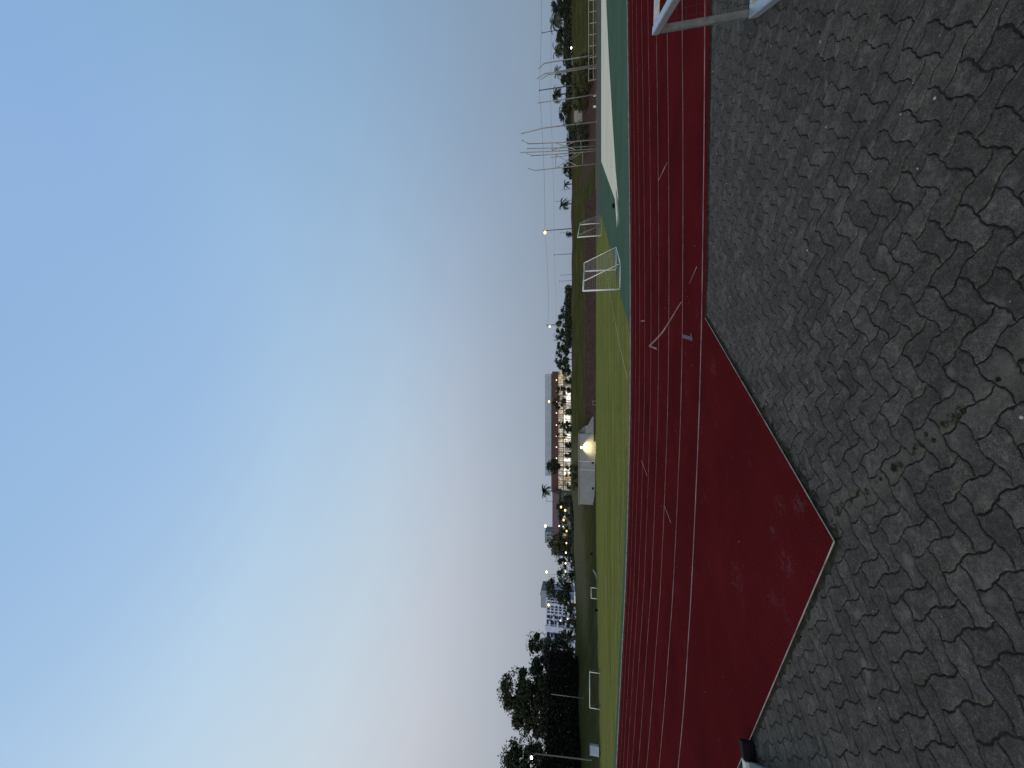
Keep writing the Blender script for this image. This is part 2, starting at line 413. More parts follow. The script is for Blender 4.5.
# green apron inside the track, pale sector, tarmac
GB = [(-60, 44.5), (-34, 31.2), (-25.5, 26.8), (-20, 24.2), (-13.4, 21.2), (-9.3, 19.4), (-5.8, 17.9), (-2.6, 16.6), (.2, 16.0), (1.55, 15.95), (2.63, 17.0), (4.52, 20.75), (8.0, 26.5), (11.4, 32.6), (17, 43), (24.5, 57), (30, 70), (36, 104)]
g = catmull([Vector(p) for p in GB], 4)
inner = [p for p in ec]
poly = [Vector((p.x, p.y)) for p in inner] + [Vector((200, 45)), Vector((200, 104.5))] + g[::-1]
sheet('green_apron', [poly], .006, MT['green'])
sheet('pale_sector', [[(31.8, 56.4), (22.5, 42), (11.9, 25.6), (9.2, 23.6), (10.6, 22.6), (13.4, 24.9), (18.8, 28.3), (27.5, 33.6), (38, 39.2), (70, 58), (70, 56)]], .012, MT['pale'])
bm = bmesh.new()
circ = []
for k in range(40):
    a = 2 * math.pi * k / 40; t = 1.9 * math.cos(a); s = .33 * math.sin(a)
    circ.append((10.3 + t * .83 - s * .56, 23.1 + t * .56 * 1.25 + s * .83, .0165))
bm.faces.new([bm.verts.new(p) for p in circ]); tag(obj('worn_pale_patch', bm, MT['kerb']), kind='structure')
sheet('tarmac_yard', [[(25, 58), (35, 57.2), (80, 58), (200, 70), (200, 105), (34, 104.8), (30, 80)]], .018, MT['tarmac'])
sheet('red_runway', [[(70, 92), (200, 88), (200, 101), (74, 101)]], .024, MT['riser'])
bm = bmesh.new()
ribbon(bm, catmull([Vector((30, 104.2)), Vector((0, 104.2)), Vector((-26, 103.2)), Vector((-38, 97)), Vector((-47, 82)), Vector((-50, 69)), Vector((-55.5, 57.5)), Vector((-68, 46)), Vector((-90, 35))], 6), .9, .02)
bm2 = bm; tag(obj('perimeter_path', bm2, MT['path']), kind='structure')
# pale worn track running up the bank
bm = bmesh.new(); prev = None
for i, p in enumerate(catmull([Vector((-43.7, 81)), Vector((-43.9, 86)), Vector((-44.2, 90)), Vector((-44.6, 92.5)), Vector((-45.4, 96))], 5)):
    w = 1.5 - .055 * i
    pr_ = [bm.verts.new((p.x + q, p.y, gz(p.x + q, p.y) + .12)) for q in (-w / 2, w / 2)]
    if prev: bm.faces.new((prev[0], prev[1], pr_[1], pr_[0]))
    prev = pr_
tag(obj('bank_path', bm, MT['path']), kind='structure')
# pitch lines
MT['pitch'] = simple('faded_pitch_line', (.24, .27, .14), .95, 0, .35, 1)
bm = bmesh.new()
ribbon(bm, catmull([Vector((19, 52)), Vector((9.5, 36)), Vector((6.2, 29.8)), Vector((2.4, 22.2)), Vector((.28, 17.3))], 4), .10, .008)
ribbon(bm, catmull([Vector((.28, 17.3)), Vector((-3.5, 18.3)), Vector((-7.5, 20.2)), Vector((-11, 22.2)), Vector((-20, 27.5))], 4), .09, .0085)
tag(obj('pitch_line', bm, MT['pitch']), kind='structure')

# ------------------------------------------------------------------ paving (wavy interlocking pavers, herringbone at 45 degrees)
CELL = .1115; CA = math.radians(45)
EP = ((0, 0), (.17, .02), (.30, .112), (.36, .122), (.50, .118), (.62, .122), (.69, .110), (.84, .018), (1, 0))
def edge_pts(i, j, horiz):
    """curved grid edge from node (i,j), to (i+1,j) or (i,j+1)"""
    s = 1 if (i + j) % 2 == 0 else -1
    out = []
    for t, o_ in EP:
        o_ *= s
        out.append((i + t, j + o_) if horiz else (i - o_, j + t))
    return out
def outline(cells):
    (i, j), (i2, j2) = cells
    w, h = (2, 1) if j == j2 else (1, 2)
    pts = []
    for k in range(w): pts += edge_pts(i + k, j, True)[:-1]
    for k in range(h): pts += edge_pts(i + w, j + k, False)[:-1]
    for k in reversed(range(w)): pts += edge_pts(i + k, j + h, True)[::-1][:-1]
    for k in reversed(range(h)): pts += edge_pts(i, j + k, False)[::-1][:-1]
    return pts
bv, bf = [], []
ca, sa = math.cos(CA), math.sin(CA)
def inside_pav(x, y):
    if not (-9.5 < x < 10.5 and .2 < y): return False
    for (ax, ay), (bx, by) in zip(PAVB, PAVB[1:]):
        if ax <= x <= bx: return y < ay + (by - ay) * (x - ax) / (bx - ax) + .12
    return False
rp = random.Random(3)
for i in range(-110, 130):
    for j in range(-110, 130):
        k = (i - j) % 4
        if k == 0: cells = ((i, j), (i + 1, j))
        elif k == 3: cells = ((i, j), (i, j + 1))
        else: continue
        cxg = (cells[0][0] + cells[1][0] + 1) / 2 * CELL; cyg = (cells[0][1] + cells[1][1] + 1) / 2 * CELL
        cx, cy = cxg * ca - cyg * sa, cxg * sa + cyg * ca
        if not inside_pav(cx, cy): continue
        o_ = outline(cells); n_ = len(o_)
        dz = rp.uniform(-.0035, .002); tx, ty = rp.uniform(-.014, .014), rp.uniform(-.014, .014)
        jx, jy = rp.uniform(-.0012, .0012), rp.uniform(-.0012, .0012)
        base = len(bv); sh = rp.uniform(.0, .0018); wob = [rp.gauss(0, .0007) - (rp.random() < .04) * rp.uniform(0, .006) for _ in range(n_)]
        for (ins, z) in ((.0022, -.03), (.0026, -.007), (.0045, -.0026), (.0090, 0.0)):
            for q in range(n_):
                px, py = o_[q][0] * CELL - cxg, o_[q][1] * CELL - cyg
                ax_, ay_ = o_[q - 1]; bx_, by_ = o_[(q + 1) % n_]
                tx_, ty_ = bx_ - ax_, by_ - ay_; L = math.hypot(tx_, ty_) or 1
                q_ = ins + sh - wob[q]; px += -ty_ / L * q_ + jx; py += tx_ / L * q_ + jy
                X, Y = px * ca - py * sa, px * sa + py * ca
                bv.append((cx + X, cy + Y, z + dz + X * tx + Y * ty - .004))
        for r in range(3):
            for q in range(n_):
                a = base + r * n_ + q; b_ = base + r * n_ + (q + 1) % n_
                bf.append((a, b_, b_ + n_, a + n_))
        bf.append(tuple(base + 3 * n_ + q for q in range(n_)))
me = bpy.data.meshes.new('paving'); me.from_pydata(bv, [], bf); me.materials.append(MT['paver']); me.update()
po = bpy.data.objects.new('paving', me); C.objects.link(po); tag(po, kind='structure')
sheet('paving_bed', [[(-40, -30), (40, -30), (40, 5.0), (12, 5.5), (5.1, 5.7), (.9, 5.9), (-1.03, 3.0), (-3.5, 4.4), (-7, 6.3), (-12, 8.2), (-40, 14)]], -.0105, MT['bed'])
# weathered litter: gravel crumbs and paper scraps on the pavers
bm = bmesh.new()
for k in range(150):
    x, y = rp.uniform(-2.6, 4.5), rp.uniform(1.4, 5.6)
    if not inside_pav(x, y + .2): continue
    s = rp.choice((.002, .003, .003, .004, .004, .006, .008))
    mt = Matrix.Translation((x, y, s * .4)) @ Matrix.Rotation(rp.uniform(0, 6), 4, 'Z') @ Matrix.Diagonal((s, s * rp.uniform(.5, 1), s * .6, 1))
    bmesh.ops.create_icosphere(bm, subdivisions=1, radius=1, matrix=mt)
for k in range(90):
    x, y = rp.uniform(-4.5, 3.5), rp.uniform(3.2, 9.5)
    if inside_pav(x, y - .3): continue
    s = rp.choice((.003, .003, .004, .006)); mt = Matrix.Translation((x, y, .012 + s * .4)) @ Matrix.Diagonal((s, s * .7, s * .6, 1))
    bmesh.ops.create_icosphere(bm, subdivisions=1, radius=1, matrix=mt)
tag(obj('gravel_crumbs', bm, MT['concrete']), kind='stuff')
# steel edging between rubber and pavers, with dirt gathered beside it
bm = bmesh.new()
for a, b_ in zip(PAVB, PAVB[1:]):
    if a[0] > .9: continue
    sqbar(bm, (a[0], a[1], .0125), (b_[0], b_[1], .0125), .007, .004, bev=0)
tag(obj('steel_edging', bm, MT['steel']), kind='structure')
bm = bmesh.new()
for a, b_ in zip(PAVB, PAVB[1:]):
    sqbar(bm, (a[0], a[1], .002), (b_[0], b_[1], .002), .006, .016, bev=0)
    a, b_ = Vector(a), Vector(b_); n_ = max(2, int((b_ - a).length / .05)); t = (b_ - a).normalized(); nn = Vector((t.y, -t.x))
    pts, ws = [], []
    for k in range(n_ + 1):
        w = .022 + .03 * rp.random() ** 2
        pts.append(a.lerp(b_, k / n_) + nn * (w / 2 + .006)); ws.append(w)
    if (b_ - a).length < 9: ribbon(bm, pts, ws, -.0015)
tag(obj('edge_dirt', bm, MT['dirt']), kind='stuff')
# moss tufts along the edge and the seam
bm = bmesh.new()
def tuft(x, y, r, n):
    for _ in range(n):
        a, q = rp.uniform(0, 6.28), r * math.sqrt(rp.random()); px, py = x + q * math.cos(a), y + q * math.sin(a)
        h = rp.uniform(.000, .005); w = rp.uniform(.0015, .005); b2 = rp.uniform(0, 6.28)
        v1 = bm.verts.new((px + w * math.cos(b2), py + w * math.sin(b2), -.004)); v2 = bm.verts.new((px - w * math.cos(b2), py - w * math.sin(b2), -.004))
        v3 = bm.verts.new((px + rp.uniform(-.006, .006), py + rp.uniform(-.006, .006), h)); bm.faces.new((v1, v2, v3))
for k in range(42):
    t = rp.random(); tuft(-1.0 + t * 1.9 + .03, 2.89 + t * 2.86 - .02, rp.uniform(.01, .03), 26)
for k in range(26):
    t = rp.random(); tuft(.1 - t * .95 + rp.gauss(0, .012), 1.77 + t * 1.12 + rp.gauss(0, .012), rp.uniform(.008, .026), 40)
MT['moss'] = foliage('dark_moss', (.024, .025, .010), .6)
tag(obj('moss', bm, MT['moss']), kind='stuff')

# ------------------------------------------------------------------ foreground aluminium goals
MG = 'near the paving'
r0 = empty('mini_goal', (3.575, 4.10, 0), 'aluminium mini goal standing on the pavers at the top edge of the photo', 'goal')
dv = Vector((-.52, -.854, 0)); dx = Vector((.985, -.17, 0)); H = .925
def bar(name, a, b_, w=.07, mat='alu', par=r0, h=None):
    bm = bmesh.new(); sqbar(bm, a, b_, w, h); return obj(name, bm, MT[mat], par)
Z = Vector((0, 0, 1))
P0 = Vector((0, 0, 0)); P1 = dv * 1.8
bar('post', P0 + Z * .02, P0 + Z * (H - .035), .062, 'post_grey'); bar('post', P1 + Z * .02, P1 + Z * (H - .035), .062, 'post_grey')  # darker grey than the bars: the upright faces' shade is in the colour
bar('crossbar', P0 + Z * H - dv * .03, P1 + Z * H + dv * .03, .07)
bar('base_bar', P0 + Z * .045 + dv * .05, P1 + Z * .045, .09)
bar('top_side_bar', P0 + Z * H + dx * .04, P0 + Z * H + dx * .7, .05); bar('top_side_bar', P1 + Z * H + dx * .04, P1 + Z * H + dx * .7, .05)
bar('ground_side_bar', P0 + Z * .04 + dx * .05, P0 + Z * .04 + dx * 1.0, .055); bar('ground_side_bar', P1 + Z * .04 + dx * .05, P1 + Z * .04 + dx * 1.0, .055)
bar('rear_stay', P0 + Z * H + dx * .7, P0 + Z * .04 + dx * 1.0, .05); bar('rear_stay', P1 + Z * H + dx * .7, P1 + Z * .04 + dx * 1.0, .05)
bar('rear_bar', P0 + Z * .04 + dx * 1.0, P1 + Z * .04 + dx * 1.0, .05)
bm = bmesh.new()
for k in range(1, 10):
    u = k / 10
    tube(bm, [P0 + Z * (H * u) + dv * .03, P0 + Z * (H * u) + dx * (1.0 - .3 * u)], .0022, 4)
    tube(bm, [P0 + dx * (.09 * k) + Z * .05, P0 + dx * (.07 * k) + Z * H], .0022, 4)
obj('side_net', bm, MT['netdark'], r0)
bm = bmesh.new()
box(bm, -.03, .05, -.07, -.03, .0, .012); box(bm, .06, .075, -.1, -.05, 0, .02)
obj('ground_bracket', bm, MT['alu_dull'], r0)
r1 = empty('aluminium_frame', (-3.56, 4.2, 0), 'square aluminium tube frame lying flat with black end cap by the track corner', 'frame')
da = Vector((-.90, -.43, 0)); db = Vector((.62, -.785, 0))
bar('tube', da * .13 + Z * .06, da * 1.9 + Z * .06, .10, 'alu', r1)
bm = bmesh.new(); sqbar(bm, da * -.02 + Z * .06, da * .129 + Z * .06, .106); obj('end_cap', bm, MT['black'], r1)
bar('cross_tube', da * .20 + db * .06 + Z * .045, da * .20 + db * 1.6 + Z * .045, .13, 'post_grey', r1, h=.06)
bar('cross_tube', da * 1.8 + db * .07 + Z * .045, da * 1.8 + db * 1.6 + Z * .045, .13, 'alu_dull', r1, h=.06)
bar('rear_tube', da * .1 + db * 1.66 + Z * .05, da * 1.9 + db * 1.66 + Z * .05, .1, 'alu', r1)

# ------------------------------------------------------------------ field goals
def netgrid(bm, a, b_, c, d_, n, m_, r=.006):
    """net between quad corners a-b (top) and d-c (bottom)"""
    for k in range(n + 1): 
        t = k / n; tube(bm, [a.lerp(b_, t), d_.lerp(c, t)], r, 3, False)
    for k in range(m_ + 1):
        t = k / m_; tube(bm, [a.lerp(d_, t), b_.lerp(c, t)], r, 3, False)
def goal(name, A, B, back, h, dt, db_, tubew, label, group=None, net=True, nr=.006, nn=(14, 10), smat='white', nmat='net'):
    A, B, back = Vector(A), Vector(B), Vector(back).normalized()
    root = empty(name, A, label, 'goal', group); B = B - A; A = Vector((0, 0, 0))
    def tb(nm, p, q, r_=tubew, m_='white'):
        bm = bmesh.new(); tube(bm, [p, q], r_, 8); obj(nm, bm, MT[m_], root, True)
    zt = Vector((0, 0, h))
    tb('post', A, A + zt); tb('post', B, B + zt); tb('crossbar', A + zt, B + zt)
    for P in (A, B):
        tb('base_bar', P, P + back * db_, tubew * .75, smat)
        tb('stay', P + back * db_, P + zt + back * dt, tubew * .6, smat)
        if dt > .1: tb('top_bar', P + zt, P + zt + back * dt, tubew * .6)
    tb('rear_bar', A + back * db_, B + back * db_, tubew * .7, smat)
    if net:
        bm = bmesh.new()
        netgrid(bm, A + zt + back * dt, B + zt + back * dt, B + back * db_, A + back * db_, *nn, nr)
        for P in (A, B): netgrid(bm, P + zt, P + zt + back * dt, P + back * db_, P, 8, nn[1], nr)
        obj('net', bm, MT[nmat], root)
    return root
goal('handball_goal', (5.08, 21.35, 0), (7.05, 24.5, 0), (.88, -.18, 0), 1.94, .5, 1.32, .045, 'white movable handball goal with net on the green apron beside the grass', None, True, .0036, (22, 16))
goal('football_goal', (20.3, 54, 0), (26.9, 66, 0), (.95, .1, 0), 3.25, .3, 1.5, .07, 'white goal with net standing beyond the handball goal near the lamp post on the crest', None, True, .004, (12, 9), 'mast')
ga, gb = at(600.3, 673.5, 59), at(600.3, 709.5, 59)
goal('football_goal', (ga.x, ga.y, 0), (gb.x, gb.y, 0), (-.25, 1, 0), 1.62, .5, 1.4, .055, 'wide white goal in front of the tall dark hedge', None, True, .004, (16, 6), 'post_grey', 'netdark')
ga, gb = at(597.6, 588.3, 80), at(598, 599, 80)
goal('small_goal', (ga.x, ga.y, 0), (gb.x, gb.y, 0), (-.35, 1, 0), 1.35, .4, .9, .06, 'small pale goal at the field edge below the white apartment block', None, True, .004, (6, 5), 'mast')

# ------------------------------------------------------------------ terraces, low hedge, white service building
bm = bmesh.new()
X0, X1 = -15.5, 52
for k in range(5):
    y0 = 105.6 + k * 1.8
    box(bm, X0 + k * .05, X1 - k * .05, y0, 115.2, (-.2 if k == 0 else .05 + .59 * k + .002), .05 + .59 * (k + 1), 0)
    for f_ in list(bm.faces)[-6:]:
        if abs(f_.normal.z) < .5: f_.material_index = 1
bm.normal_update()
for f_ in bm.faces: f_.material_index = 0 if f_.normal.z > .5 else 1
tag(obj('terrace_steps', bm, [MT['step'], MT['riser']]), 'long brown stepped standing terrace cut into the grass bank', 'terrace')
def leafmass(bm, centre, rad, n, size, rnd, shell=.35):
    cx, cy, cz = centre; rx, ry, rz = rad
    for _ in range(n):
        while True:
            x, y, z = rnd.uniform(-1, 1), rnd.uniform(-1, 1), rnd.uniform(-1, 1)
            q = x * x + y * y + z * z
            if q < 1 and (q > shell or rnd.random() < .35): break
        p = Vector((cx + x * rx, cy + y * ry, cz + z * rz)); s = size * rnd.uniform(.55, 1.35)
        a = Vector((rnd.gauss(0, 1), rnd.gauss(0, 1), rnd.gauss(0, .7))).normalized(); b_ = a.cross(Vector((rnd.gauss(0, 1), rnd.gauss(0, 1), rnd.gauss(0, 1)))).normalized()
        bm.faces.new([bm.verts.new(p + a * s), bm.verts.new(p + b_ * s * .45), bm.verts.new(p - a * s), bm.verts.new(p - b_ * s * .45)])
def hedge(name, p0, p1, h, w, n, size, mat, label, core=True, sag=0):
    rnd = random.Random(hash(label) % 1000 if False else len(label) * 7 + int(abs(p0[0])))
    bm = bmesh.new(); a, b_ = Vector(p0), Vector(p1); L = (b_ - a).length; t = (b_ - a) / L; s = Vector((-t.y, t.x, 0)).normalized()
    k = max(2, int(L / (w * .7)))
    for i in range(k + 1):
        c = a.lerp(b_, i / k); hh = h * rnd.uniform(.9, 1.06)
        leafmass(bm, (c.x - a.x, c.y - a.y, c.z - a.z + hh * .5), (w * .7, w * .7, hh * .54), n // k, size, rnd, .45)
    root = empty(name, a, label, 'hedge'); obj('foliage', bm, mat, root)
    for i in range(0, k + 1, 2):
        c = a.lerp(b_, i / k) - a; bm = bmesh.new(); tube(bm, [c, c + Vector((0, 0, h * .7))], [.09, .03], 5); obj('stem', bm, MT['bark'], root)
    return root
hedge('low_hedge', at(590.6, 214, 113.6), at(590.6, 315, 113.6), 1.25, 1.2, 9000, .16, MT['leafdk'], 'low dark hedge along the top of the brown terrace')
# white service building with lit wall
wb = empty('service_building', (-32.6, 106, 0), 'white flat roofed building set into the bank with a bright lamp on its wall', 'building')
bm = bmesh.new(); box(bm, 0, 19.1, 0, 7.5, -.3, 4.45, bev=.03); obj('wall', bm, MT['wall_white'], wb)
bm = bmesh.new(); box(bm, -.15, 19.25, -.18, 7.7, 4.452, 4.70, bev=.02); obj('roof', bm, MT['wall_grey'], wb)
for x in (9.4, 11.7):
    bm = bmesh.new(); tube(bm, [(x, -.06, 0), (x, -.06, 4.4)], .06, 6); obj('downpipe', bm, MT['white'], wb)
for x in (4.2, 11.2):
    bm = bmesh.new(); box(bm, x, x + .5, -.05, .02, .55, 1.05); box(bm, x - .06, x + .56, -.03, .02, .5, 1.1); obj('wall_vent', bm, MT['black'], wb)
bm = bmesh.new(); box(bm, 15.1, 15.9, -.55, -.002, 4.05, 4.4, bev=.03); lf = obj('lamp_housing', bm, MT['darkframe'], wb)
bm = bmesh.new(); bmesh.ops.create_uvsphere(bm, u_segments=12, v_segments=8, radius=.34, matrix=Matrix.Translation((15.5, -.6, 3.85))); obj('bulb', bm, MT['bulb_warm'], lf, True)
L = bpy.data.lights.new('wall_lamp_light', 'SPOT'); L.energy = 2300; L.color = (1, .74, .30); L.spot_size = math.radians(120); L.spot_blend = .8; L.shadow_soft_size = .2
lo = bpy.data.objects.new('wall_lamp_light', L); C.objects.link(lo); lo.location = (-32.6 + 15.5, 104.75, 3.42); lo.rotation_euler = (math.radians(38), 0, 0); lo.parent = None
# stair wing walls beside it
ww = empty('stair_wing_wall', (-13.4, 106, 0), 'sloping grey stair walls between the white building and the brown terrace', 'wall')
for yy, nm in ((0, 'front_wall'), (2.6, 'rear_wall')):
    bm = bmesh.new(); pr = [(0, -.2), (4.6 - yy * .9, -.2), (4.6 - yy * .9, .9 + yy * .25), (2.2 - yy * .3, 2.2 + yy * .5), (0, 3.0 + yy * .55)]
    f0 = [bm.verts.new((x, yy, z)) for x, z in pr]; f1 = [bm.verts.new((x, yy + .35, z)) for x, z in pr]
    bm.faces.new(f0); bm.faces.new(f1[::-1])
    for k in range(5): bm.faces.new((f0[k], f1[k], f1[(k + 1) % 5], f0[(k + 1) % 5]))
    bmesh.ops.recalc_face_normals(bm, faces=bm.faces[:])
    obj(nm, bm, MT['wall_grey'], ww)
bm = bmesh.new()
for k in range(9): box(bm, .1, 1.9, .36 + .24 * k, 2.59, -.2 + (.001 if k == 0 else .33 * k - .0), .33 * (k + 1) - .2)
obj('stairs', bm, MT['concrete'], ww)

# ------------------------------------------------------------------ long school building on the plateau
Yb = 200.0; zx = lambda x: zpx(x, Yb); Xy = lambda y: at(560, y, Yb).x
bx0, bx1 = Xy(495), Xy(371.5)
sb = empty('school_building', (bx0, Yb, 7.5), 'long two storey building with brick red fascia and brightly lit glazing', 'building')
def part(nm, mat, boxes, par=sb, org=(bx0, Yb, 7.5)):
    bm = bmesh.new()
    for q in boxes: box(bm, q[0] - org[0], q[1] - org[0], q[2] - org[1], q[3] - org[1], q[4] - org[2], q[5] - org[2])
    return obj(nm, bm, MT[mat], par)
zA, zB, zC, zD, zE, zF = zx(545), zx(551.2), zx(552.3), zx(558.2), zx(563.3), zx(569.5)
part('fascia', 'brick', [(bx0, bx1, Yb - .6, Yb + 14, zD, zC)])
part('shadow_gap', 'darkframe', [(bx0 + 2, bx1 - 1, Yb + .3, Yb + 13, zC + .002, zB)])
rx0, rx1 = Xy(476.5), Xy(373.8)
part('roof_storey', 'roofgrey', [(rx0, rx1, Yb + .2, Yb + 12, zB + .002, zA)] + [(rx0 + k * .9 + .1, rx0 + k * .9 + .35, Yb + .05, Yb + .2, zB + .1, zA - .1) for k in range(int((rx1 - rx0) / .9))])
part('lower_wall', 'wall_grey', [(bx0, bx1, Yb, Yb + 13, 7.3, zF - .6)])
part('floor_slab', 'concrete', [(bx0, bx1, Yb - 1.0, Yb + 12, zE - .18, zE + .18)])
part('back_wall', 'wall_grey', [(bx0, bx1, Yb + 3, Yb + 12.5, zF - .6, zE - .182), (bx0, bx1, Yb + 3, Yb + 12.5, zE + .182, zD)])
NB = 26; bw = (bx1 - bx0) / NB
upm = 'dddd' + 'mmwmwmmw' + 'wmwwmwww' + 'dmwwww'
lom = 'wmmw' + 'WWmWWmWW' + 'WmWWWWmW' + 'WWmdmd'
key = {'w': 'lit_warm', 'm': 'lit_mid', 'W': 'lit_white', 'd': 'lit_dim'}
upm = upm.replace('dddd', 'mmwm', 1)
for k in range(NB):
    x0 = bx0 + k * bw
    for (z0, z1, s) in ((zF - .55, zE - .19, lom[k]), (zE + .19, zD - .01, upm[k])):
        wmesh = part('window', key[s], [(x0 + .12, x0 + bw - .12, Yb + 1.1, Yb + 1.2, z0 + .05, z1 - .05)])
        fr = part('window_frame', 'darkframe', [(x0 + bw * .48, x0 + bw * .52, Yb + 1.0, Yb + 1.1, z0, z1), (x0, x0 + bw, Yb + 1.0, Yb + 1.1, z0 + (z1 - z0) * .70, z0 + (z1 - z0) * .74)], wmesh)
    part('column', 'concrete' if k % 3 else 'darkframe', [(x0 - .10, x0 + .10, Yb - .55, Yb - .25, 7.4, zD - .002)])
for y in (380, 391, 402, 413, 425, 436, 447, 458):
    x = Xy(y); bm = bmesh.new(); bmesh.ops.create_uvsphere(bm, u_segments=8, v_segments=6, radius=.28, matrix=Matrix.Translation((x - bx0, -.85, zx(556.6) - 7.5)))
    obj('fascia_lamp', bm, MT['bulb_small'], sb)
# low pavilion with brown roof beyond the palm
p0, p1 = at(555, 552, 190), at(555, 494, 190)
pv = empty('pavilion', (p0.x, 190, 7.5), 'low brown roofed pavilion beside the long lit building', 'building'); org = (p0.x, 190, 7.5)
part('wall', 'wall_grey', [(p0.x + 1, p1.x - 1, 192, 203, 7.4, zpx(559, 190))], pv, org)
bm = bmesh.new(); W = p1.x - p0.x; ze, zr = zpx(559.5, 190) - 7.5, zpx(551, 190) - 7.5
vs = [bm.verts.new(q) for q in ((0, -1, ze), (W, -1, ze), (W, 15, ze), (0, 15, ze), (5, 7, zr), (W - 1, 7, zr))]
for q in ((0, 1, 5, 4), (1, 2, 5), (2, 3, 4, 5), (3, 0, 4), (3, 2, 1, 0)): bm.faces.new([vs[i] for i in q])
obj('roof', bm, MT['roofbrown'], pv)
for k in range(9):
    x = p0.x + 2 + k * (W - 4) / 8.6
    part('window', ('lit_dim', 'glassdark', 'lit_warm')[k % 3], [(x, x + 1.7, 191.9, 191.99, zpx(567, 190), zpx(562.5, 190))], pv, org)
    part('column', 'darkframe', [(x - .5, x - .3, 189.4, 189.6, 7.4, ze + 7.5)], pv, org)
part('floor_lip', 'concrete', [(p1.x - 8, p1.x + 1, 187.5, 189.2, zpx(566, 190), zpx(565.2, 190))], pv, org)
# small hazy grey blocks
def block(name, x0, x1, y0, y1, Y, mat, label, wins=0):
    a, b_ = at(x1, y1, Y), at(x0, y0, Y); z0 = 6.8
    r = empty(name, (a.x, Y, z0), label, 'building'); og = (a.x, Y, z0)
    part('wall', mat, [(a.x, b_.x, Y, Y + 12, z0, b_.z)], r, og)
    part('roof', 'flatgrey', [(a.x - .2, b_.x + .2, Y - .2, Y + 12.2, b_.z + .002, b_.z + .5)], r, og)
    n = max(2, int((b_.x - a.x) / 3))
    for i in range(n):
        for zz in (b_.z - 2.6, b_.z - 5.6):
            xx = a.x + (i + .3) * (b_.x - a.x) / n
            part('window', 'glassdark', [(xx, xx + 1.2, Y - .03, Y + .02, zz, zz + 1.4)], r, og)
    return r
block('grey_block', 545.5, 571, 532, 545, 300, 'flatgrey', 'pale grey block behind the bushy tree and the street lamp')
block('grey_house', 552, 571, 552, 557, 230, 'wall_grey', 'small grey house between the two bushy trees')
# white apartment block
Ya = 200.0
ax0, ax1 = at(560, 652, Ya).x, at(560, 598.5, Ya).x; og = (ax0, Ya, 6.8)
ab = empty('apartment_block', og, 'white apartment block with dark windows and grey penthouse', 'building')
za = lambda x: zpx(x, Ya); xa = lambda y: at(560, y, Ya).x
part('wall', 'flatwhite', [(ax0, ax1, Ya, Ya + 14, 6.5, za(546.3))], ab, og)
part('penthouse', 'flatgrey', [(xa(612), xa(594.5), Ya + 2, Ya + 12, za(546.3) + .002, za(540.3)), (xa(603), xa(601.5), Ya + 5, Ya + 8, za(540.3) + .002, za(538.8))], ab, og)
part('side_block', 'flatwhite', [(xa(632), xa(626.5), Ya - .8, Ya - .002, 6.5, za(545.2))], ab, og)
for r_, x in enumerate((548.3, 552.2, 556.2, 560.2, 564.2)):
    zt, zb = za(x - 1.1), za(x + 1.4)
    for c_, y in enumerate((600.5, 603.3, 607.5, 610.2, 613.2)):
        if c_ < 2: part('window', 'glassdark', [(xa(y) - .3, xa(y) + .35, Ya - .05, Ya + .03, zb - .4, zt)], ab, og)
        else: part('window', 'glassdark', [(xa(y) - .5, xa(y) + .45, Ya - .05, Ya + .03, zb, zt)], ab, og)
    for c_, (y0, y1) in enumerate(((616.3, 619.4), (621, 625.4), (633.5, 639), (641, 645.5), (647, 651))):
        w_ = part('balcony_window', 'glassdark', [(xa(y1), xa(y0), Ya - .05, Ya + .03, zb - .25, zt + .25)], ab, og)
        if (r_ + c_) % 2: part('balcony_front', 'flatwhite', [(xa(y1) - .3, xa(y0) + .3, Ya - 1.5, Ya - .051, zb - .5, zb + .35)], w_, og)
# beige retaining wall on the soil bank, right part of the crest
a, b_ = at(578, 124, 117), at(578, 110, 117)
rw = empty('retaining_wall', (a.x, 117, gz(a.x, 117) - .4), 'short beige retaining wall among the bushes on the brown slope', 'wall')
bm = bmesh.new(); box(bm, 0, b_.x - a.x, 0, .5, 0, zpx(574.3, 117) - gz(a.x, 117) + .4, bev=.03); obj('wall', bm, MT['concrete'], rw)
bm = bmesh.new(); hh = zpx(574.3, 117) - gz(a.x, 117) + .4; box(bm, -.1, b_.x - a.x + .1, -.08, .58, hh + .002, hh + .15); obj('coping', bm, MT['wall_grey'], rw)

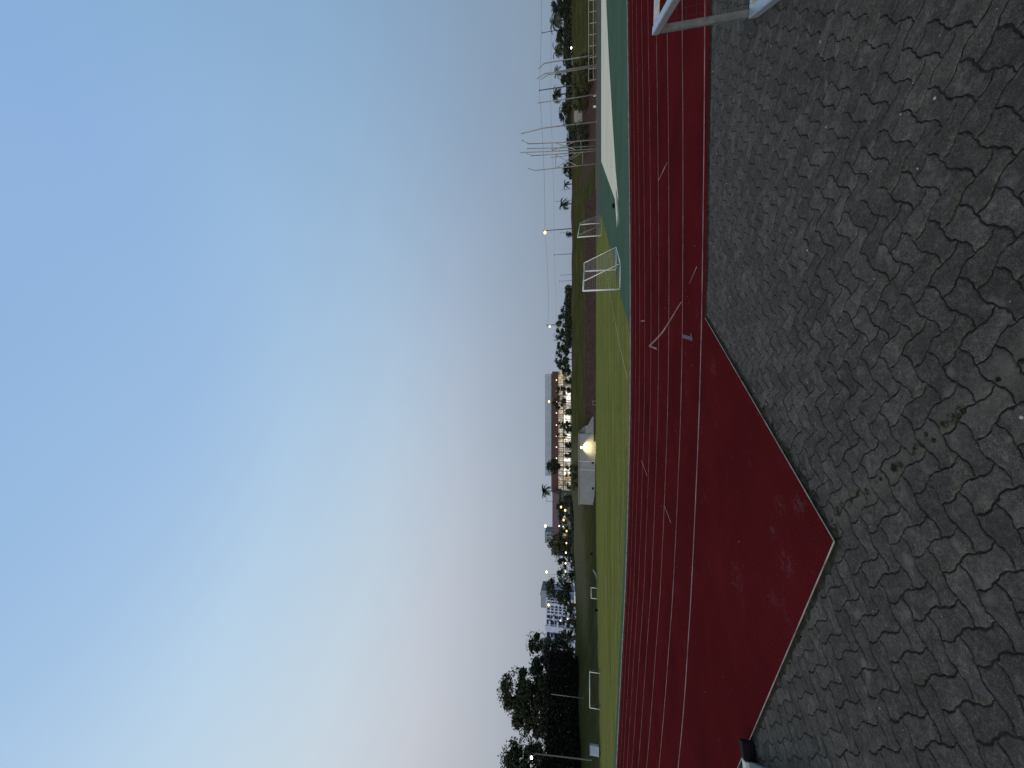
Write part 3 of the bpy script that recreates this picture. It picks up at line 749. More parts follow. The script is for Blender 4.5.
# ------------------------------------------------------------------ trees
def make_tree(name, loc, h, cr, label, mat='leaf', seed=1, base=.25, n=2600, leaf=.42, clumps=26, cat='tree', group=None, trunk='bark', flat=1.0):
    rnd = random.Random(seed); root = empty(name, loc, label, cat, group)
    bm = bmesh.new(); r_ = .035 * h * .6 + .05
    top = Vector((rnd.uniform(-.08, .08) * h, rnd.uniform(-.08, .08) * h, h * .62))
    tube(bm, [(0, 0, -.4), (top.x * .3, top.y * .3, h * .25), (top.x * .6, top.y * .6, h * .45), top], [r_, r_ * .75, r_ * .55, r_ * .3], 7)
    bl_ = bmesh.new(); cz = h * (base + (1 - base) * .5); rz = h * (1 - base) * .5
    for k in range(clumps):
        a = rnd.uniform(0, 6.283); u = rnd.uniform(-1, 1); q = math.sqrt(max(0, 1 - u * u)) * rnd.uniform(.45, 1.0)
        c = Vector((cr * q * math.cos(a) * .85, cr * q * math.sin(a) * .85, cz + rz * u * .86 * flat))
        s = rnd.uniform(.16, .34) * min(cr, rz) * 1.15
        leafmass(bl_, c, (s * rnd.uniform(.9, 1.5), s * rnd.uniform(.9, 1.5), s * rnd.uniform(.6, 1)), n // clumps, leaf, rnd, .15)
        if k < 9:
            st = Vector((top.x * .6, top.y * .6, h * rnd.uniform(.3, .5))); tube(bm, [st, st.lerp(c, .5) + Vector((0, 0, .04 * h)), c], [r_ * .35, r_ * .22, r_ * .08], 5)
    for k in range(n // 14):        # loose sprays that break up the outline
        a = rnd.uniform(0, 6.283); u = rnd.uniform(-.7, 1); q = math.sqrt(1 - u * u) * rnd.uniform(.9, 1.18)
        leafmass(bl_, (cr * q * math.cos(a), cr * q * math.sin(a), cz + rz * u * rnd.uniform(.9, 1.12)), (leaf, leaf, leaf), 2, leaf * .8, rnd, 0)
    obj('trunk', bm, MT[trunk], root); obj('crown', bl_, MT[mat], root)
    return root
def make_palm(loc, h, fr, label, seed=1, trunk='bark', n=20):
    rnd = random.Random(seed); root = empty('palm_tree', loc, label, 'palm', None)
    bm = bmesh.new(); tube(bm, [(0, 0, -.4), (.1, 0, h * .4), (.05, .05, h)], [.26, .2, .22], 8); obj('trunk', bm, MT[trunk], root)
    bm = bmesh.new()
    for k in range(n):
        a = k * 2.39996 + rnd.uniform(-.2, .2); e = rnd.uniform(-.3, 1.25); L = fr * rnd.uniform(.8, 1.1)
        pts = []; p = Vector((.05, .05, h)); ang = e
        for i in range(7):
            pts.append(p.copy()); p += Vector((math.cos(a) * math.cos(ang), math.sin(a) * math.cos(ang), math.sin(ang))) * L / 6; ang -= .28
        tube(bm, pts, [.05 - .006 * i for i in range(7)], 4, False)
        for i in range(1, 7):
            t = (pts[i] - pts[i - 1]).normalized(); s = t.cross(Vector((0, 0, 1))).normalized(); w = fr * .30 * math.sin(math.pi * (i + .6) / 8.2)
            for sd in (-1, 1):
                for q in (0, .35, .68):
                    o_ = pts[i - 1].lerp(pts[i], q); tip = o_ + s * sd * w + t * w * .7 - Vector((0, 0, w * .35))
                    bm.faces.new([bm.verts.new(o_), bm.verts.new(o_ + t * .13 * fr / 2), bm.verts.new(tip)])
    obj('crown', bm, MT['palm'], root)
    return root
def tree_px(name, y, xtop, halfw, Y, label, xb=None, **kw):
    """tree whose crown top shows at xtop, standing on the ground at distance Y"""
    p = at(xtop, y, Y); z0 = gz(p.x, Y) if xb is None else zpx(xb, Y)
    return make_tree(name, (p.x, Y, z0), p.z - z0, halfw * Y * .98 / F, label, **kw)
# big dark trees at the bottom edge of the photo
tree_px('broadleaf_tree', 689, 500, 20, 92, 'tallest ragged dark tree rising above the tall hedge', seed=11, n=10500, leaf=.36, clumps=44, base=.30)
tree_px('broadleaf_tree', 756, 502, 17, 78, 'ragged dark tree behind the lamp post at the bottom edge of the photo', seed=12, n=8000, leaf=.32, clumps=36, base=.3)
tree_px('broadleaf_tree', 716, 513, 15, 96, 'mid height dark tree between the two tallest ragged trees', seed=13, n=6500, leaf=.36, clumps=30, base=.28)
tree_px('broadleaf_tree', 667, 530, 13, 100, 'rounded dark tree between the tallest ragged tree and the forked tree', seed=14, n=5200, leaf=.36, clumps=28, base=.2, mat='leaf3')
tree_px('broadleaf_tree', 643, 526, 11, 112, 'forked open tree beside the white apartment block', seed=15, n=1500, leaf=.36, clumps=16, base=.5)
tree_px('broadleaf_tree', 650, 543, 15, 108, 'low dense tree under the forked tree', seed=16, n=3600, leaf=.36, clumps=28, base=.12, mat='leaf3')
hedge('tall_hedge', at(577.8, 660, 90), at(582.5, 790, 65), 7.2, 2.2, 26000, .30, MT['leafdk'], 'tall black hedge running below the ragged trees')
# middle skyline
tree_px('broadleaf_tree', 588, 545.5, 12, 150, 'dark tree in front of the grey penthouse', seed=21, n=2600, leaf=.42, clumps=26, base=.2)
tree_px('broadleaf_tree', 573, 557, 9, 150, 'small tree behind the teal lit canopy', seed=22, n=1300, leaf=.4, clumps=16, base=.2)
tree_px('broadleaf_tree', 541, 548.5, 13, 150, 'wide bushy tree by the amber lamps', seed=23, n=2800, leaf=.42, clumps=26, base=.12, mat='leaf2')
tree_px('broadleaf_tree', 507, 556, 10, 165, 'dark tree in front of the brown roofed pavilion', seed=24, n=1600, leaf=.42, clumps=18, base=.1)
make_palm((at(545, 491, 160).x, 160, 7.5), zpx(545.5, 160) - 7.5, 3.6, 'palm beside the end of the long lit building', 3)
tree_px('round_tree', 466.5, 546.5, 7.2, 150, 'round clipped tree in front of the long lit building', seed=25, n=2600, leaf=.30, clumps=26, base=.52)
tree_px('broadleaf_tree', 390, 556, 5, 150, 'slim dark tree before the lit windows under the grey roof storey', seed=26, n=1000, leaf=.36, clumps=14, base=.2)
tree_px('broadleaf_tree', 403, 553, 6.5, 152, 'dark tree by the lamp in front of the grey roof storey', seed=27, n=1200, leaf=.36, clumps=14, base=.35)
tree_px('broadleaf_tree', 424, 558, 4.5, 148, 'small dark tree before the middle of the lit windows', seed=28, n=900, leaf=.34, clumps=12, base=.2)
tree_px('broadleaf_tree', 436, 556, 3.2, 165, 'thin dark tree close to the brick red fascia', seed=29, n=500, leaf=.3, clumps=8, base=.35)
for i, (y, xt, xb, hw, lab) in enumerate(((466, 565.5, 574.5, 4.0, 'round bush on the bank above the white building'), (474, 566, 577.5, 4.0, 'dark bush beside the round bush above the white building'), (483, 566.5, 578, 4.5, 'spreading bush above the dark end of the white building'))):
    Y = 121; p = at(xt, y, Y); z0 = zpx(xb, Y - 3)
    make_tree('bush', (p.x, Y - 3, gz(p.x, Y - 3)), max(1.5, p.z - gz(p.x, Y - 3)), hw * .31, lab, seed=60 + i, n=900, leaf=.24, clumps=14, base=.02, cat='bush', mat='leaf2')
low = [(381, 565, 571, 3.5, 'low bush before the first lit windows near the row of trees'), (412, 564.5, 571, 3, 'low bush before the brightest lit windows'), (429, 563.5, 571, 3, 'dark bush before the lit windows above the stair walls'), (445, 565, 571, 3.5, 'low bush before the lit windows above the wall lamp'), (455, 564, 571, 2.5, 'narrow bush before the lit windows by the round clipped tree'), (553, 561, 571, 5, 'dark shrubs before the small grey house'), (561, 556, 571, 6, 'dark tree between the small grey house and the teal canopy'), (602, 562, 571, 6, 'low tree at the near foot of the apartment block'),
       (612, 564.5, 571, 5, 'low bush at the foot of the apartment block'), (623, 562, 571, 6, 'low tree before the balconies of the apartment block'), (634, 560, 571, 7, 'low tree beside the far end of the apartment block'),
       (516, 558, 571, 6, 'dark tree between the amber lamps'), (530, 560, 571, 6, 'dark tree by the small white twin lamps'), (498, 563, 571, 4, 'low bush at the end of the long lit building')]
for i, (y, xt, xb, hw, lab) in enumerate(low):
    tree_px('low_tree', y, xt, hw, 146, lab, seed=90 + i, n=1500, leaf=.34, clumps=18, base=.0, mat=('leaf', 'leaf2', 'leaf3')[i % 3], group='low trees along the plateau')
# conifer-like row between the lamp and the long building
row = [(303, 564, 4), (310, 561, 4.5), (317, 558.5, 5), (324, 556, 5.5), (332, 555, 6), (338, 553.5, 5.5), (346, 557, 5.5), (353, 556, 5.5), (360, 555, 5.5), (366, 557.5, 4.5), (372, 562, 4)]
rlab = ['lowest dark tree where the row begins to rise', 'second lowest tree at the thin end of the row', 'pointed tree before the row lamp', 'dark tree right behind the unlit pole of the row lamp',
        'dense tree beside the row lamp', 'tallest dense tree of the row', 'open topped tree past the tallest of the row', 'thin stemmed tree in the open part of the row',
        'leaning tree in the open part of the row', 'ragged tree next to the long building', 'small tree touching the end of the long building']
for i, (y, xt, hw) in enumerate(row):
    tree_px('row_tree', y, xt, hw, 140, rlab[i], seed=30 + i, n=1000, leaf=.36, clumps=16, base=.0 if i < 6 else .22, group='dark trees in a row along the crest', mat=('leaf', 'leaf3')[i % 2])
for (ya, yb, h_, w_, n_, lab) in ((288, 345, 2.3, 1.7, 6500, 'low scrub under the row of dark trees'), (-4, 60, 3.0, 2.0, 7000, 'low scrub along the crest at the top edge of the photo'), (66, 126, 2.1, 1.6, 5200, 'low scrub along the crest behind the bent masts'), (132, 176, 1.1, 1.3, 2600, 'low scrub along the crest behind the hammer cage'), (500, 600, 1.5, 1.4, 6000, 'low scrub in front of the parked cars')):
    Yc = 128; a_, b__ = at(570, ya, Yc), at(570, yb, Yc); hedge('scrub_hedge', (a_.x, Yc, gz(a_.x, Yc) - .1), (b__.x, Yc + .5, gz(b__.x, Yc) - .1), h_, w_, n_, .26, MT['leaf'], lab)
# right part of the skyline (towards the top edge of the photo)
make_palm((at(564, 185, 150).x, 150, 7.5), zpx(566, 150) - 7.5, 2.3, 'tiny palm on the bare crest nearest the braced masts', 5, n=12)
make_palm((at(560, 205, 140).x, 140, 7.5), zpx(563, 140) - 7.5, 2.8, 'short bushy palm alone on the bare crest', 6, n=18)
tree_px('small_tree', 234.5, 566, 3, 140, 'small bush beside the lamp post on the crest', seed=41, n=450, leaf=.3, clumps=8, base=.1, cat='bush')
tree_px('broadleaf_tree', 170, 563, 6, 135, 'rounded tree behind the braced masts', seed=42, n=1300, leaf=.36, clumps=16, base=0)
tree_px('broadleaf_tree', 114, 559.5, 10, 130, 'dark dense tree above the beige retaining wall', seed=43, n=2600, leaf=.34, clumps=24, base=0)
make_palm((at(555, 95.5, 132).x, 132, 7.5), zpx(555.5, 132) - 7.5, 3.0, 'palm next to the dark utility pole', 7)
tree_px('round_tree', 80, 561, 6, 130, 'round black tree between two palms', seed=44, n=1600, leaf=.3, clumps=18, base=0)
make_palm((at(556, 73, 135).x, 135, 7.5), zpx(557, 135) - 7.5, 2.6, 'thin palm behind the pair of bent masts', 8, n=14)
make_palm((at(556, 51, 130).x, 130, 7.5), zpx(556.5, 130) - 7.5, 3.1, 'palm above the white crest lamp', 9)
tree_px('broadleaf_tree', 38, 556, 8, 134, 'dense tree between the two palms at the top edge of the photo', seed=45, n=2200, leaf=.34, clumps=22, base=0)
make_palm((at(553, 22, 128).x, 128, 7.5), zpx(554, 128) - 7.5, 3.4, 'tall palm standing nearest the top edge of the photo', 10)
tree_px('broadleaf_tree', 7, 552, 12, 130, 'tall grey green tree at the very top edge of the photo', seed=46, n=3400, leaf=.34, clumps=28, base=.15, mat='leaf3', trunk='palebark')
tree_px('broadleaf_tree', 140, 567, 9, 126, 'low dark tree behind the hammer cage masts', seed=48, n=1800, leaf=.3, clumps=18, base=.05)
tree_px('broadleaf_tree', 155, 569, 6, 128, 'low rounded tree between the braced masts', seed=49, n=1100, leaf=.3, clumps=14, base=.05)
# bushes on the brown slope
bl = ['olive bush behind the pair of bent masts', 'large olive bush in the middle of the brown slope', 'olive bush below the round black tree', 'bush below the palm by the utility pole', 'bush beside the beige retaining wall',
      'dark bush behind the hammer cage', 'low dark bush at the foot of the braced masts', 'dark bush on the slope by the tall single mast', 'small bush near the end of the rail fence']
for i, (y, xt, xb, hw) in enumerate(((66, 573, 590, 6), (76, 573, 592, 8), (86, 572, 590, 8), (97, 571.5, 586, 6), (106, 573, 582, 6), (136, 571, 584, 7), (147, 572.5, 586, 7), (126, 573, 588, 4), (58, 578, 590, 3))):
    Y = 113 - (3 if xb > 588 else 0); p = at(xt, y, Y); z0 = gz(p.x, Y)
    make_tree('bush', (p.x, Y, z0), max(1.2, p.z - z0), hw * .28, bl[i], seed=80 + i, n=1300, leaf=.22, clumps=18, base=.0, cat='bush', mat='leaf2' if i < 5 else 'leaf', group='bushes on the brown slope')

# ------------------------------------------------------------------ lamps
def lamp(x, y, Y, label, bulb='bulb_warm', r=.42, arm=1.4, side=-1, group=None, pole='darkmast', extra=.6, name='street_lamp', pr=.09, head=True, leanpx=None):
    p = at(x, y, Y); z0 = gz(p.x, Y)
    root = empty(name, (p.x - side * arm, Y, z0), label, 'lamp', group); h = p.z - z0
    foot, topp = Vector((0, 0, -.3)), Vector((0, 0, h + extra))
    if leanpx:      # a post that stands out of plumb
        o_ = Vector(root.location); q0, q1 = at(leanpx[0], leanpx[1], Y) - o_, at(leanpx[2], leanpx[3], Y) - o_
        foot, topp = q0, q1
    bm = bmesh.new(); tube(bm, [foot, topp], [pr * 1.3, pr], 8); obj('pole', bm, MT[pole], root)
    if arm: 
        bm = bmesh.new(); tube(bm, [topp - Vector((0, 0, .1)), (side * arm * .6, 0, h + .35 + extra * .3), (side * arm, 0, h + .30)], pr * .55, 6); obj('arm', bm, MT[pole], root)
    if head:
        bm = bmesh.new(); box(bm, side * arm - .35, side * arm + .35, -.2, .2, h + .18, h + .34, bev=.04); hd = obj('lamp_head', bm, MT[pole], root)
    else: hd = root
    bm = bmesh.new(); bmesh.ops.create_uvsphere(bm, u_segments=10, v_segments=8, radius=r, matrix=Matrix.Translation((side * arm, -.02, h)) @ Matrix.Diagonal((1, .8, .75, 1)))
    obj('bulb', bm, MT[bulb], hd, True)
    return root
lamp(531.6, 757.5, 58, leanpx=(592, 760.2, 535, 753.6), label='lit floodlight on a pale pole in front of the tall black hedge', bulb='bulb_white', r=.22, arm=.9, side=1, pole='post_grey', extra=.5, pr=.075)
lamp(549, 401.5, 150, 'lit lamp in front of the grey roof storey', 'bulb_orange', .50, .3, -1)
lamp(545.4, 526, 150, 'lit lamp standing above the bushy tree by the amber lamps', 'bulb_warm', .60, .8, 1)
lamp(546.6, 572, 150, 'yellow green lamp alone in the sky beside the dark tree', 'bulb_green', .52, .8, 1, pr=.04)
lamp(548.6, 605, 150, 'lit lamp in front of the apartment block penthouse', 'bulb_orange', .52, .8, 1)
lamp(545, 232.5, 128, 'amber lamp on a tall post on the bare crest', 'bulb_orange', .58, .6, -1, pr=.13)
lamp(549.6, 326.5, 128, 'pale lamp on a tall post beside the row of dark trees', 'bulb_warm', .42, .5, -1, pr=.13, extra=1.1)
for (x, y, bl_, r, lab) in ((561, 507, 'bulb_orange', .42, 'higher of two amber lamps close to the dark tree of the pavilion'), (565.2, 510.3, 'bulb_orange', .44, 'lower of two amber lamps beside the dark tree of the pavilion'),
        (563.6, 520, 'bulb_orange', .40, 'single amber lamp in the dark gap before the bushy tree'), (559.2, 526, 'bulb_small', .30, 'small white lamp at the edge of the bushy tree'),
        (563.2, 526.5, 'bulb_small', .22, 'small white lamp just below its twin at the bushy tree'), (566.6, 531, 'bulb_orange', .34, 'amber lamp under the bushy tree'),
        (566.4, 543, 'bulb_warm', .28, 'faint lamp under the middle of the bushy tree'), (565.9, 552.6, 'bulb_warm', .34, 'warm lamp before the small grey house'),
        (565.6, 563.3, 'bulb_warm', .34, 'warm lamp between the small grey house and the teal canopy'), (565.5, 571.6, 'bulb_small', .26, 'white lamp beside the teal canopy'),
        (560.4, 620.5, 'bulb_small', .26, 'white lamp in front of the apartment windows'), (567.8, 619, 'bulb_small', .22, 'low white lamp at the foot of the apartment block'),
        (571.2, 48, 'bulb_white', .28, 'bright white lamp on the crest near the top edge of the photo'), (552, 640, 'bulb_warm', .12, 'tiny warm lamp glimpsed among the forked tree branches')):
    lamp(x, y, 140 if y > 60 else 124, lab, bl_, r, 0, 1, name='post_lamp', extra=0, pr=.06, group='low lamps along the plateau', head=False)
# teal lit canopy
p = at(562.2, 578, 155)
tc = empty('lit_canopy', (p.x - 1.2, 155, 7.5), 'small canopy with teal lit ceiling among the trees', 'shelter')
bm = bmesh.new(); box(bm, 0, 2.6, 0, 2, p.z - 7.5 + .5, p.z - 7.5 + .8); obj('roof', bm, MT['wall_grey'], tc)
bm = bmesh.new(); box(bm, .1, 2.5, .3, .4, p.z - 7.5 - 1.0, p.z - 7.5 + .45); obj('lit_panel', bm, MT['lit_teal'], tc)
for x in (.15, 2.45):
    bm = bmesh.new(); tube(bm, [(x, .15, 0), (x, .15, p.z - 7.5 + .5)], .06, 6); obj('post', bm, MT['darkmast'], tc)

# ------------------------------------------------------------------ masts, poles, wires, hammer cage
def mast(pts, r, label, mat='mast', name='net_mast', parent=None, group='bent grey net masts'):
    base = Vector(pts[0]); loc = [Vector(q) - base for q in pts]
    bm = bmesh.new(); tube(bm, loc, [r] + [r * .8] * (len(loc) - 1), 8)
    if parent:
        for v_ in bm.verts: v_.co += base - Vector(parent.location)
        return obj('post', bm, MT[mat], parent, True)
    root = empty(name, base, label, 'mast', group); obj('pole', bm, MT[mat], root, True)
    bm = bmesh.new(); box(bm, -.35, .35, -.35, .35, -.05, .05, bev=.01); obj('foot', bm, MT['concrete'], root)
    return root
def mp(lst, Y): 
    pts = [at(x, y, Y) for x, y in lst]; pts[0].z = 0; return pts
YM = 98
mast(mp([(596.5, 54.8), (570, 59), (544.2, 63.4), (538.6, 68.8)], YM), .16, 'bent mast standing nearest the rail fence')
mast(mp([(596.5, 64.6), (553.7, 72.2), (545, 73.6), (537, 78.9)], YM), .16, 'front one of two bent masts standing close together')
mast(mp([(596.5, 66.4), (556, 73.4), (548, 74.8), (540.8, 79.6)], YM + 4), .15, 'rear one of two bent masts standing close together')
mast(mp([(596.2, 94.4), (560, 100), (537.6, 103)], YM), .15, 'single straight mast before the palm and the utility pole')
mast(mp([(596.2, 121.8), (544, 128), (521, 133.8)], YM), .16, 'tall single mast with a slight bend beside the beige wall')
hc = empty('hammer_cage', (*at(596, 155, YM)[:2], 0), 'throwing cage of tall bent posts tied together with cross bracing', 'cage')
for k, l in enumerate(([(596.3, 139.6), (560, 142.6), (528.6, 143.9), (522, 140)], [(596.3, 146), (560, 148), (527, 148.6)], [(596.3, 149), (555, 151.2), (520.6, 152.6)], [(596.3, 151), (560, 154), (532, 155.7), (527, 153.5)], [(596.2, 163.8), (555.7, 168.3), (534.5, 170.6), (528, 168.3)])):
    mast(mp(l, YM + (3 if k in (1, 2) else 0)), .15, None, parent=hc)
def brace(a, b_, Y=YM):
    o_ = Vector(hc.location); bm = bmesh.new(); tube(bm, [at(*a, Y) - o_, at(*b_, Y) - o_], .08, 6); obj('brace', bm, MT['mast'], hc)
for q in (((555.7, 154.3), (555.7, 168.3)), ((582.5, 152), (582.5, 165.3)), ((555.7, 155), (577, 165.8)), ((577, 152.6), (557, 168)), ((582.5, 152), (570, 160)),
          ((552, 143), (552, 150.5)), ((581, 141), (581, 149.5)), ((552, 150.5), (575, 142)), ((575, 149.6), (556, 143))): brace(*q)
def utility(xt, y, Y, label, arm=.9, r=.13, mat='darkmast', lean=0):
    p = at(xt, y, Y); z0 = gz(p.x, Y); root = empty('utility_pole', (p.x, Y, z0), label, 'pole', 'utility poles behind the bank')
    bm = bmesh.new(); tube(bm, [(0, 0, -.5), (lean, 0, p.z - z0)], [r * 1.2, r * .8], 8); obj('pole', bm, MT[mat], root)
    bm = bmesh.new(); box(bm, lean - arm, lean + arm, -.06, .06, p.z - z0 - .5, p.z - z0 - .36); obj('crossarm', bm, MT[mat], root)
    return root
utility(538.8, 90.5, 125, 'dark utility pole beside the palm on the slope', .25, .16)
utility(541.5, 33, 150, 'thin utility pole behind the trees near the top edge of the photo', .5)
utility(553.6, 255, 230, 'tallest faint pole on the horizon behind the handball goal', .7, .16)
utility(560, 275.2, 300, 'fainter pole beside another above the handball goal', .3, .14)
utility(559, 281.3, 260, 'faint pole with a small head above the handball goal crossbar', .6, .14)
utility(556, 201.5, 260, 'faint pole behind the short bushy palm', .5, .14)
utility(561, 190, 260, 'faint pole behind the tiny palm', .4, .13)
utility(560, 233, 280, 'faint pole behind the small bush by the amber lamp', .4, .13)
utility(551, 157.5, 240, 'faint pole seen between the braced masts', .5, .14)
utility(546, 501, 190, 'pole with a small lamp bracket beside the palm at the pavilion', .8, .12)
def wire(name, a, b_, sag, r, label):
    a, b_ = Vector(a), Vector(b_); bm = bmesh.new(); base = a.copy(); pts = []
    for k in range(25):
        t = k / 24; p = a.lerp(b_, t) - base; p.z -= sag * 4 * t * (1 - t); pts.append(p)
    tube(bm, pts, r, 4); o_ = obj(name, bm, MT['wire']); o_.location = base
    return tag(o_, label, 'cable', 'overhead cables across the sky')
wire('overhead_cable', at(539.3, 90.5, 125), at(545, 232, 129), .5, .035, 'overhead cable from the dark utility pole to the amber lamp')
wire('overhead_cable', at(545, 233, 129), at(548, 326, 129), .5, .03, 'overhead cable from the amber lamp to the row lamp')
wire('overhead_cable', at(541, -60, 128), at(539.3, 90.5, 125), .4, .035, 'overhead cable from the top edge of the photo to the dark utility pole')
wire('overhead_cable', at(550, -60, 150), at(550.5, 100, 150), .4, .025, 'lower thin cable near the top edge of the photo')
wire('overhead_cable', at(550.5, 100, 150), at(554, 255, 230), .5, .03, 'lower thin cable passing behind the hammer cage')
wire('overhead_cable', at(554, 255, 230), at(556, 330, 240), .5, .03, 'lower thin cable ending behind the row of trees')
# pale pole in front of the hedge
p = at(577, 697.2, 76.5); q = at(551, 694.2, 76.5)
mast([(p.x, p.y, min(p.z, gz(p.x, 76.5)) - .1), (q.x, q.y, q.z)], .06, 'slim grey pole standing before the tall hedge', name='slim_pole', group=None)

# ------------------------------------------------------------------ rail fence (towards the top edge)
rf = empty('rail_fence', (77, 100, 0), 'pale two rail fence in front of the grass bank', 'fence')
zt, zb = zpx(588.6, 100), zpx(593.3, 100)
for z in (zt, zb):
    bm = bmesh.new(); box(bm, 0, 50, -.05, .05, z - .07, z + .07); obj('rail', bm, MT['concrete'], rf)
for k in range(18):
    bm = bmesh.new(); box(bm, k * 2.9 + .3, k * 2.9 + .44, .052, .16, -.2, zt + .1); obj('post', bm, MT['concrete'], rf)
# small things at the field edge
bx = at(594, 750, 60)
cb = empty('equipment_cabinet', (bx.x, 60, gz(bx.x, 60)), 'pale blue box shaped cabinet in front of the lamp post', 'cabinet', None, .35)
zz = zpx(590.2, 60) - gz(bx.x, 60)
bm = bmesh.new(); box(bm, -.6, .6, -.35, .35, .25, zz, bev=.02); obj('body', bm, MT['cabinet'], cb)
bm = bmesh.new(); box(bm, -.64, .64, -.4, .4, zz + .002, zz + .07, bev=.01); obj('lid', bm, MT['cabinet'], cb)
for x in (-.48, .48):
    bm = bmesh.new(); box(bm, x - .06, x + .06, -.3, .3, -.1, .249); obj('foot', bm, MT['darkframe'], cb)
def binn(x, y, Y, label):
    p = at(x, y, Y); z0 = gz(p.x, Y); r = empty('litter_bin', (p.x, Y, z0), label, 'bin')
    bm = bmesh.new(); r.scale = (.75, .75, .75); tube(bm, [(0, 0, .05), (0, 0, .9)], [.28, .34], 12); obj('body', bm, MT['black'], r, False)
    bm = bmesh.new(); tube(bm, [(0, 0, .902), (0, 0, 1.0), (0, 0, 1.06)], [.37, .37, .2], 12); obj('lid', bm, MT['darkframe'], r)
binn(595, 554, 100, 'dark bin at the field edge below the small grey house'); binn(595, 610, 80, 'dark bin at the field edge past the small pale goal')
# dark kit bag on the apron by the pale sector
bg_ = empty('kit_bag', (11.55, 25.75, .012), 'small black bag lying at the tip of the pale sector', 'bag', None, .6)
bg_.scale = (.5, .5, .5)
bm = bmesh.new(); box(bm, -.38, .38, -.17, .17, 0, .30, bev=.09); obj('body', bm, MT['black'], bg_, True)
bm = bmesh.new(); tube(bm, [(-.18, 0, .29), (-.12, 0, .42), (.12, 0, .42), (.18, 0, .29)], .018, 6); obj('handle', bm, MT['black'], bg_)
for i, y in enumerate((95.5, 107)):
    p = at(592.5, y, 104.5); rr = empty('marker_block', (p.x, 104.5, 0), ('white marker block beside the straight mast', 'white marker block nearer the tall single mast')[i], 'block')
    bm = bmesh.new(); box(bm, -.2, .2, -.2, .2, 0, .75, bev=.05); obj('block', bm, MT['white'], rr)
    bm = bmesh.new(); box(bm, -.26, .26, -.26, .26, -.05, -.002 + .0); obj('foot', bm, MT['concrete'], rr)
# crooked white piece at the terrace end (broken hurdle)
p = at(593.5, 403, 104.9); hd = empty('hurdle', (p.x, 104.9, 0), 'small pale hurdle left at the foot of the brown terrace', 'hurdle')
for nm, a, b_ in (('leg', (-.5, 0, 0), (-.5, .1, .9)), ('leg', (.5, 0, 0), (.5, .1, .9)), ('bar', (-.6, .1, .9), (.6, .1, .9)), ('foot', (-.5, 0, .03), (-.5, -.6, .03)), ('foot', (.5, 0, .03), (.5, -.6, .03))):
    bm = bmesh.new(); tube(bm, [a, b_], .035, 6); obj(nm, bm, MT['net'], hd)

# ------------------------------------------------------------------ parked cars on the plateau
def car(loc, rz, paint, label, van=False):
    r = empty('parked_van' if van else 'parked_car', loc, label, 'van' if van else 'car', 'vehicles parked on the plateau', rz)
    prof = [(-2.1, .35), (2.1, .35), (2.15, .7), (1.95, .95), (.95, 1.0), (.35, 1.45), (-1.2, 1.47), (-1.9, 1.0), (-2.15, .9)] if not van else [(-2.4, .35), (2.4, .35), (2.45, .9), (2.1, 1.2), (1.6, 2.1), (-2.4, 2.2), (-2.45, .9)]
    bm = bmesh.new(); a = [bm.verts.new((x, -.85, z)) for x, z in prof]; b_ = [bm.verts.new((x, .85, z)) for x, z in prof]
    n_ = len(prof); bm.faces.new(a); bm.faces.new(b_[::-1])
    for k in range(n_): bm.faces.new((a[k], b_[k], b_[(k + 1) % n_], a[(k + 1) % n_]))
    bmesh.ops.recalc_face_normals(bm, faces=bm.faces[:]); bmesh.ops.bevel(bm, geom=bm.edges[:], offset=.08, segments=2, affect='EDGES')
    obj('body', bm, MT[paint], r, False)
    bm = bmesh.new()
    if van: box(bm, 1.2, 1.72, -.87, .87, 1.3, 1.9)
    else: box(bm, -1.25, .35, -.87, .87, 1.02, 1.38)
    obj('side_window', bm, MT['glassdark'], r)
    for x in (-1.3, 1.35):
        for s in (-1, 1):
            bm = bmesh.new(); tube(bm, [(x, s * .72, .32), (x, s * .9, .32)], .32, 14); obj('wheel', bm, MT['tyre'], r)
    return r
cars = [(556, 'silver', 'silver car parked before the small grey house'), (566, 'whitecar', 'white car parked between the two lamps by the teal canopy'), (524.5, 'silver', 'silver car parked under the amber lamps'),
        (535, 'whitecar', 'white car parked under the bushy tree'), (541, 'darkcar', 'dark car parked beside the white car under the bushy tree'), (584, 'redcar', 'dull red car parked beside the white van'), (514, 'darkcar', 'dark car parked in front of the pavilion')]
for i, (y, pt, lab) in enumerate(cars):
    p = at(569, y, 132); car((p.x, 132, gz(p.x, 132) + .0), (0, 1.3, .2, 0, 1.5, .1, 0)[i], pt, lab)
p = at(569, 594.5, 134); car((p.x, 134, gz(p.x, 134)), .1, 'whitecar', 'white van parked below the dark tree by the apartment block', True)

# ------------------------------------------------------------------ sky and light
w = bpy.data.worlds.new('World'); sc.world = w; w.use_nodes = True; nt = w.node_tree
bgn = nt.nodes['Background']
def lin(c): return tuple(((v / 255 + .055) / 1.055) ** 2.4 if v > 10 else v / 255 / 12.92 for v in c)
geo = N(nt, 'ShaderNodeTexCoord'); sx = N(nt, 'ShaderNodeSeparateXYZ'); lk(nt, geo.outputs['Generated'], sx.inputs[0])
ele = sx.outputs['Z']
def sramp(stops): return ramp(nt, ele, [(math.sin(math.radians(e)), lin(c)) for e, c in stops])
left = sramp([(0, (150, 156, 168)), (7, (166, 172, 183)), (12.7, (181, 186, 195)), (19, (197, 201, 210)), (28.8, (201, 215, 226)), (41, (192, 216, 236)), (52, (174, 204, 234)), (75, (150, 188, 227)), (90, (142, 180, 222))])
right = sramp([(0, (128, 146, 165)), (12.7, (133, 156, 183)), (28.8, (135, 170, 205)), (41, (134, 173, 213)), (52, (132, 171, 219)), (75, (138, 175, 220)), (90, (142, 180, 222))])
fac = math_(nt, 'ADD', math_(nt, 'MULTIPLY', sx.outputs['X'], -.72), .5, True)
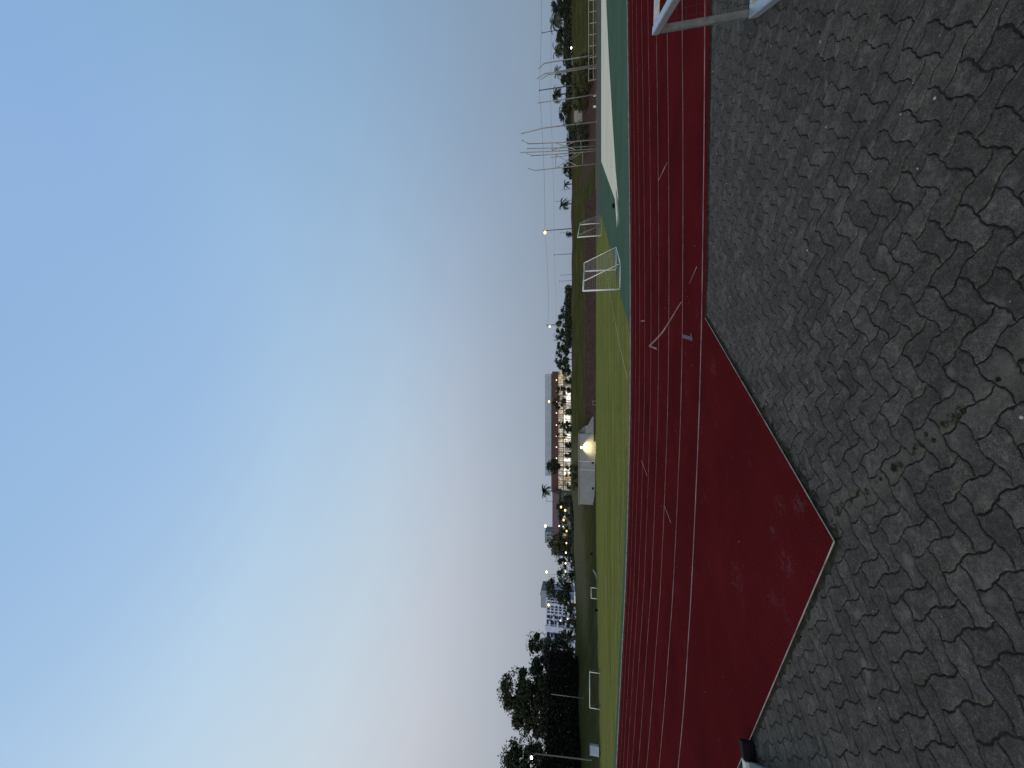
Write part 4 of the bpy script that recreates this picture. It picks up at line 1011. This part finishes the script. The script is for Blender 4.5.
grad = mix(nt, fac, right, left)
# afterglow behind the camera: a bright warm-white western sky
dg = math_(nt, 'ADD', math_(nt, 'MULTIPLY', sx.outputs['X'], -.5), math_(nt, 'MULTIPLY', sx.outputs['Y'], -.866))
gl = N(nt, 'ShaderNodeMapRange', interpolation_type='SMOOTHSTEP'); lk(nt, dg, gl.inputs['Value'])
gl.inputs['From Min'].default_value = -.15; gl.inputs['From Max'].default_value = 1.0
zf = N(nt, 'ShaderNodeMapRange', interpolation_type='SMOOTHSTEP'); lk(nt, ele, zf.inputs['Value'])
zf.inputs['From Min'].default_value = .95; zf.inputs['From Max'].default_value = .05
gfac = math_(nt, 'MULTIPLY', gl.outputs[0], zf.outputs[0])
glowc = mix(nt, gfac, (0, 0, 0), (1.95, 1.70, 1.46))
sky = N(nt, 'ShaderNodeTexSky', sky_type='NISHITA', sun_disc=False); sky.sun_elevation = math.radians(1.0); sky.sun_rotation = math.radians(210)
nis = mix(nt, 1.0, sky.outputs[0], g3(.012), 'MULTIPLY')
tot = mix(nt, 1.0, mix(nt, 1.0, grad, glowc, 'ADD'), nis, 'ADD')
# slight unevenness of a thin dusk haze
nz = N(nt, 'ShaderNodeTexNoise'); nz.inputs['Scale'].default_value = 1.6; nz.inputs['Detail'].default_value = 2; lk(nt, geo.outputs['Generated'], nz.inputs['Vector'])
tot = mix(nt, 1.0, tot, ramp(nt, nz.outputs['Fac'], [(.3, g3(.965)), (.7, g3(1.005))]), 'MULTIPLY')
lk(nt, tot, bgn.inputs['Color']); bgn.inputs['Strength'].default_value = 1.0
S = bpy.data.lights.new('sun', 'SUN'); S.energy = .05; S.angle = math.radians(25); S.color = (1, .85, .72)
so = bpy.data.objects.new('sun', S); C.objects.link(so)
sd = Vector((-.5, -.866, .12)).normalized(); so.rotation_euler = sd.to_track_quat('Z', 'Y').to_euler()

vs = sc.view_settings; sc.display_settings.display_device = 'sRGB'
vs.view_transform = 'Standard'; vs.look = 'None'; vs.exposure = 0; vs.gamma = 1; vs.use_curve_mapping = False
sc.render.engine = 'CYCLES'; sc.cycles.max_bounces = 6; sc.cycles.use_denoising = True
